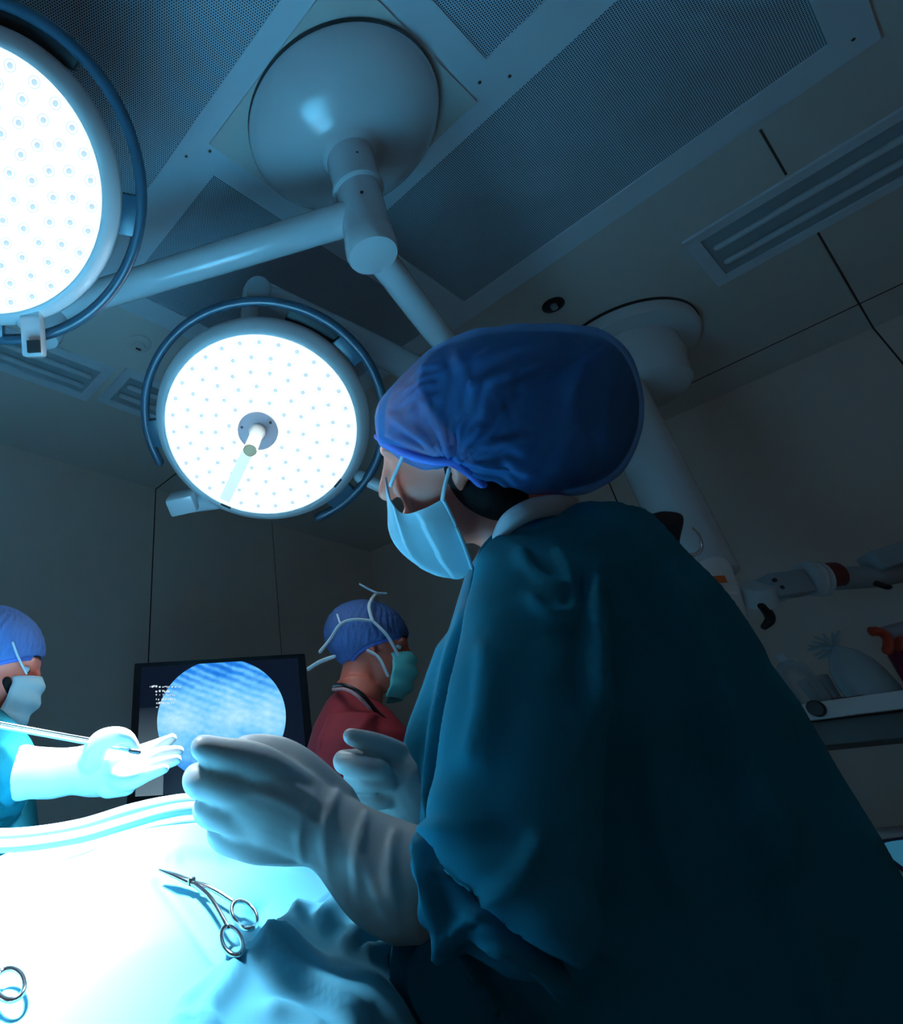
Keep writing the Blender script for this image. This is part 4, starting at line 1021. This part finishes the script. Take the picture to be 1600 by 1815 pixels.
# gathered lower edge: rolled band from the brow past the ear to the nape
m = MB(); pxtube(m, [(668, 774, 0.735, 0.004), (690, 788, 0.700, 0.005), (725, 806, 0.672, 0.005), (765, 817, 0.652, 0.005), (800, 818, 0.645, 0.006), (830, 838, 0.648, 0.005), (862, 864, 0.655, 0.005), (920, 880, 0.668, 0.005), (985, 878, 0.69, 0.004)], 6, 12)
m.build('gathered_band', M_capband, capN, angle=180)
# pleated face mask
G = [[(684, 846, .735), (683, 850, .720), (692, 886, .705), (714, 910, .690), (748, 903, .668), (785, 884, .655)],
     [(690, 880, .745), (688, 905, .722), (702, 930, .700), (727, 938, .683), (765, 928, .662), (800, 915, .650)],
     [(696, 925, .745), (690, 942, .720), (712, 962, .695), (742, 968, .678), (782, 960, .658), (815, 948, .648)],
     [(712, 960, .742), (706, 972, .715), (730, 992, .690), (762, 998, .673), (800, 992, .657), (827, 980, .648)],
     [(745, 990, .735), (742, 1003, .705), (765, 1016, .685), (788, 1023, .670), (818, 1025, .658), (836, 1006, .650)]]
cols = [smooth_path([G[i][j] for i in range(5)], 8) for j in range(6)]
rows = []
for i in range(len(cols[0])):
    rr = smooth_path([cols[j][i] for j in range(6)], 14); k2 = i / (len(cols[0]) - 1); row = []
    for j, p in enumerate(rr):
        k3 = j / (len(rr) - 1); e = (k3 * 3.6 + 0.12 * k2 + 0.35) % 1.0
        amp = 0.011 * min(1, k2 * 4 + 0.15) * min(1, (1 - k2) * 5 + 0.3) * min(1, k3 * 4)
        row.append(at(p[0], p[1], p[2] - amp * (1 - e) ** 1.0 + amp * 0.4))
    rows.append(row)
mkN = sheet(rows, 'face_mask', M_mask, nu, thick=0.0014, sub=1)
for pts in ([(784, 885, .650, .0022), (788, 862, .645, .0022), (796, 832, .643, .0022)], [(692, 860, .700, .0022), (702, 835, .690, .0022), (716, 804, .680, .0022)]):
    m = MB(); pxtube(m, pts, 5, 8); m.build('ear_loop', M_tape, mkN)
m = MB(); m.tube([r[-1] for r in rows], 0.0022, 8); m.build('mask_edge', M_mask, mkN, angle=180)
# undershirt collar
m = MB(); q = smooth_path([(872, 962, .632), (892, 924, .615), (935, 898, .610), (985, 890, .625), (1022, 896, .66)], 6)
m.rings([[at(a[0], a[1] - 14, a[2] + 0.012), at(a[0] + 4, a[1], a[2]), at(a[0] + 10, a[1] + 26, a[2] + 0.004)] for a in q], cap=False, closed=False)
me = evaluated(m.mesh('undershirt_collar'), [('SOLIDIFY', dict(thickness=0.004, offset=0)), ('SUBSURF', dict(levels=1, render_levels=1))]); me.materials.append(M_shirt); shade(me, 180); link_mesh('undershirt_collar', me, nu)
# gown
mb = MB()
mb.sections([(atf(886, 938, .63), atf(1016, 897, .63), 0.055), (atf(868, 968, .635), atf(1046, 914, .635), 0.085), (atf(848, 1010, .64), atf(1080, 942, .645), 0.105), (atf(826, 1065, .65), atf(1126, 988, .65), 0.115),
             (atf(802, 1130, .66), atf(1212, 1072, .66), 0.12), (atf(783, 1210, .67), atf(1288, 1155, .67), 0.12), (atf(764, 1310, .68), atf(1362, 1250, .68), 0.12), (atf(752, 1400, .69), atf(1428, 1355, .69), 0.115),
             (atf(745, 1490, .70), atf(1512, 1490, .70), 0.115), (atf(735, 1600, .71), atf(1572, 1600, .71), 0.115), (atf(668, 1720, .72), atf(1648, 1720, .72), 0.115), (atf(655, 1860, .73), atf(1705, 1850, .73), 0.115),
             (atf(640, 2050, .74), atf(1790, 2050, .74), 0.115), (rf(0.09, .76, 0.62), rf(0.72, .76, 0.62), 0.13), (rf(0.08, .77, 0.30), rf(0.74, .77, 0.30), 0.13)], 44)
# near sleeve: upper arm, elbow, forearm
mb.sections([(atf(905, 945, .60), atf(1050, 930, .60), 0.035), (atf(872, 1000, .575), atf(1075, 985, .575), 0.052), (atf(848, 1080, .555), atf(1072, 1075, .555), 0.058), (atf(830, 1190, .545), atf(1062, 1190, .545), 0.058),
             (atf(815, 1310, .54), atf(1055, 1320, .54), 0.058), (atf(802, 1430, .54), atf(1050, 1450, .54), 0.058), (atf(812, 1510, .54), atf(1050, 1560, .54), 0.056), (atf(850, 1560, .54), atf(1045, 1640, .54), 0.05), (atf(930, 1610, .54), atf(1035, 1672, .54), 0.03)])
mb.sections([(atf(1030, 1640, .55), atf(1010, 1700, .55), 0.022), (atf(970, 1560, .55), atf(975, 1745, .55), 0.045), (atf(880, 1510, .555), atf(900, 1735, .555), 0.05), (atf(800, 1480, .57), atf(830, 1690, .57), 0.05), (atf(748, 1468, .585), atf(765, 1655, .585), 0.045), (atf(736, 1475, .60), atf(742, 1640, .60), 0.038)])
# far sleeve
pxtube(mb, [(850, 1180, .68, 0.05), (800, 1330, .66, 0.05), (778, 1400, .655, 0.046), (757, 1415, .655, 0.042)], 5, 18)
GF = [([(888, 950), (858, 1050), (838, 1180), (820, 1310), (808, 1420), (818, 1500)], 0.016, 60, 9),
      ([(868, 960), (840, 1050), (820, 1180), (803, 1310), (792, 1420), (797, 1470)], -0.014, 9, 12),
      ([(1058, 1010), (1046, 1080), (1049, 1160), (1053, 1270)], 0.011, 30, 9), ([(1040, 1020), (1030, 1090), (1032, 1180), (1036, 1270)], -0.006, 10, 25),
      ([(985, 970), (1012, 1030), (1020, 1100)], 0.008, 18, 10), ([(925, 985), (960, 1030), (1005, 1048)], 0.008, 10, 16), ([(940, 1060), (975, 1090), (1015, 1085)], 0.006, 9, 14),
      ([(1030, 905), (1100, 950), (1180, 1040), (1240, 1150), (1290, 1290), (1320, 1420), (1345, 1560)], 0.014, 75, 22),
      ([(1000, 925), (1070, 985), (1140, 1075), (1195, 1180), (1240, 1300), (1270, 1430)], -0.010, 30, 40),
      ([(1330, 1400), (1370, 1560), (1420, 1700), (1460, 1830)], 0.010, 40, 18), ([(1100, 915), (1190, 975), (1270, 1080), (1340, 1190)], 0.007, 22, 30),
      ([(804, 1455), (830, 1520), (900, 1580), (980, 1625), (1040, 1674)], 0.020, 50, 8), ([(800, 1500), (830, 1560), (900, 1610), (980, 1652), (1020, 1690)], -0.016, 10, 20),
      ([(748, 1480), (765, 1570), (792, 1652), (850, 1745), (915, 1840)], 0.015, 12, 9), ([(815, 1640), (875, 1735), (950, 1840)], -0.012, 25, 25),
      ([(795, 1655), (835, 1630), (890, 1612)], 0.012, 16, 9), ([(800, 1664), (870, 1670), (930, 1692), (990, 1750)], 0.014, 20, 8), ([(960, 1700), (985, 1720), (975, 1760)], 0.008, 14, 10),
      ([(765, 1545), (840, 1572), (915, 1604)], 0.007, 12, 12), ([(785, 1660), (748, 1710), (744, 1760), (785, 1840)], 0.013, 9, 14), ([(735, 1610), (722, 1670), (712, 1740), (698, 1840)], 0.013, 9, 9),
      ([(830, 1060), (800, 1180), (776, 1320), (762, 1450)], 0.010, 7, 9), ([(826, 1110), (806, 1200), (792, 1310), (782, 1430)], -0.009, 7, 7), ([(846, 1030), (826, 1110), (812, 1180)], 0.008, 7, 7),
      ([(880, 1150), (870, 1260), (850, 1370)], 0.006, 25, 12), ([(960, 1480), (930, 1540), (880, 1570)], 0.007, 14, 20), ([(1140, 1300), (1160, 1450), (1200, 1600)], 0.006, 30, 20)]
gm = fuse(mb, 0.0042, 3); crease(gm, GF, 0.0035); gm.name = 'gown'; gm.materials.clear(); gm.materials.append(M_gown); shade(gm, 180)
gownN = link_mesh('gown', gm, nu)
# near glove
g = MB()
pxtube(g, [(745, 1560, .520, .0400), (700, 1548, .530, .0420), (650, 1520, .540, .0390), (600, 1485, .550, .0350), (565, 1462, .555, .0330), (520, 1440, .560, .0360), (470, 1418, .562, .0370), (430, 1410, .562, .0330)], 6, 24)
pxtube(g, [(705, 1575, .52, .040), (660, 1560, .53, .036), (620, 1530, .54, .030)], 5, 18)
for pts in ([(560, 1425, .562, .020), (480, 1368, .56, .0195), (435, 1348, .555, .0180), (395, 1336, .548, .0140), (360, 1326, .545, .0118)],
            [(540, 1440, .560, .022), (440, 1398, .552, .0195), (400, 1392, .543, .0160), (366, 1386, .543, .0150), (350, 1383, .550, .0145), (362, 1372, .585, .0115)],
            [(540, 1465, .558, .022), (440, 1446, .550, .0190), (400, 1444, .546, .0155), (374, 1440, .550, .0140), (364, 1434, .563, .0125), (376, 1420, .595, .0105)],
            [(550, 1490, .556, .020), (460, 1494, .552, .0175), (420, 1492, .552, .0140), (394, 1486, .558, .0122), (386, 1474, .572, .0110), (394, 1458, .595, .0095)],
            [(600, 1430, .575, .022), (540, 1370, .590, .0205), (500, 1338, .600, .0165), (460, 1326, .605, .0135), (434, 1324, .605, .0112)]):
    pxtube(g, pts, 6, 16)
GLF = [([(600, 1400), (575, 1470), (585, 1560)], 0.006), ([(650, 1440), (632, 1520), (640, 1600)], 0.007), ([(700, 1470), (690, 1550), (705, 1650)], 0.007), ([(560, 1400), (530, 1470), (540, 1540)], 0.0045),
       ([(480, 1380), (530, 1400), (600, 1450)], 0.004), ([(440, 1400), (520, 1430), (580, 1480)], 0.004), ([(620, 1470), (660, 1560), (690, 1640)], 0.006)]
glN = stuffed(g, 'glove', M_glove, nu, GLF, 0.0028, 4)
# far glove
g = MB()
pxtube(g, [(790, 1440, .655, .036), (750, 1415, .655, .040), (725, 1388, .655, .040)], 5, 20)
pxtube(g, [(720, 1440, .65, .030), (745, 1430, .65, .034)], 4, 16)
for pts in ([(745, 1372, .66, .020), (705, 1342, .655, .0165), (665, 1320, .65, .0125), (622, 1306, .648, .0090)],
            [(735, 1380, .67, .018), (680, 1355, .675, .0150), (622, 1350, .660, .0125), (610, 1352, .645, .0118), (640, 1358, .632, .0112), (676, 1364, .628, .0100)],
            [(735, 1395, .67, .018), (680, 1385, .672, .0130), (632, 1384, .655, .0105), (626, 1386, .645, .0100), (655, 1387, .632, .0100), (690, 1384, .628, .0092)],
            [(735, 1415, .665, .016), (690, 1416, .665, .0120), (645, 1413, .652, .0095), (640, 1416, .645, .0090), (662, 1420, .635, .0088), (688, 1418, .632, .0082)],
            [(745, 1385, .68, .020), (718, 1350, .69, .016), (700, 1338, .685, .012), (688, 1337, .675, .0095)]):
    pxtube(g, pts, 6, 14)
fused(g, 'glove', M_glove, nu, 0.0022, 4)
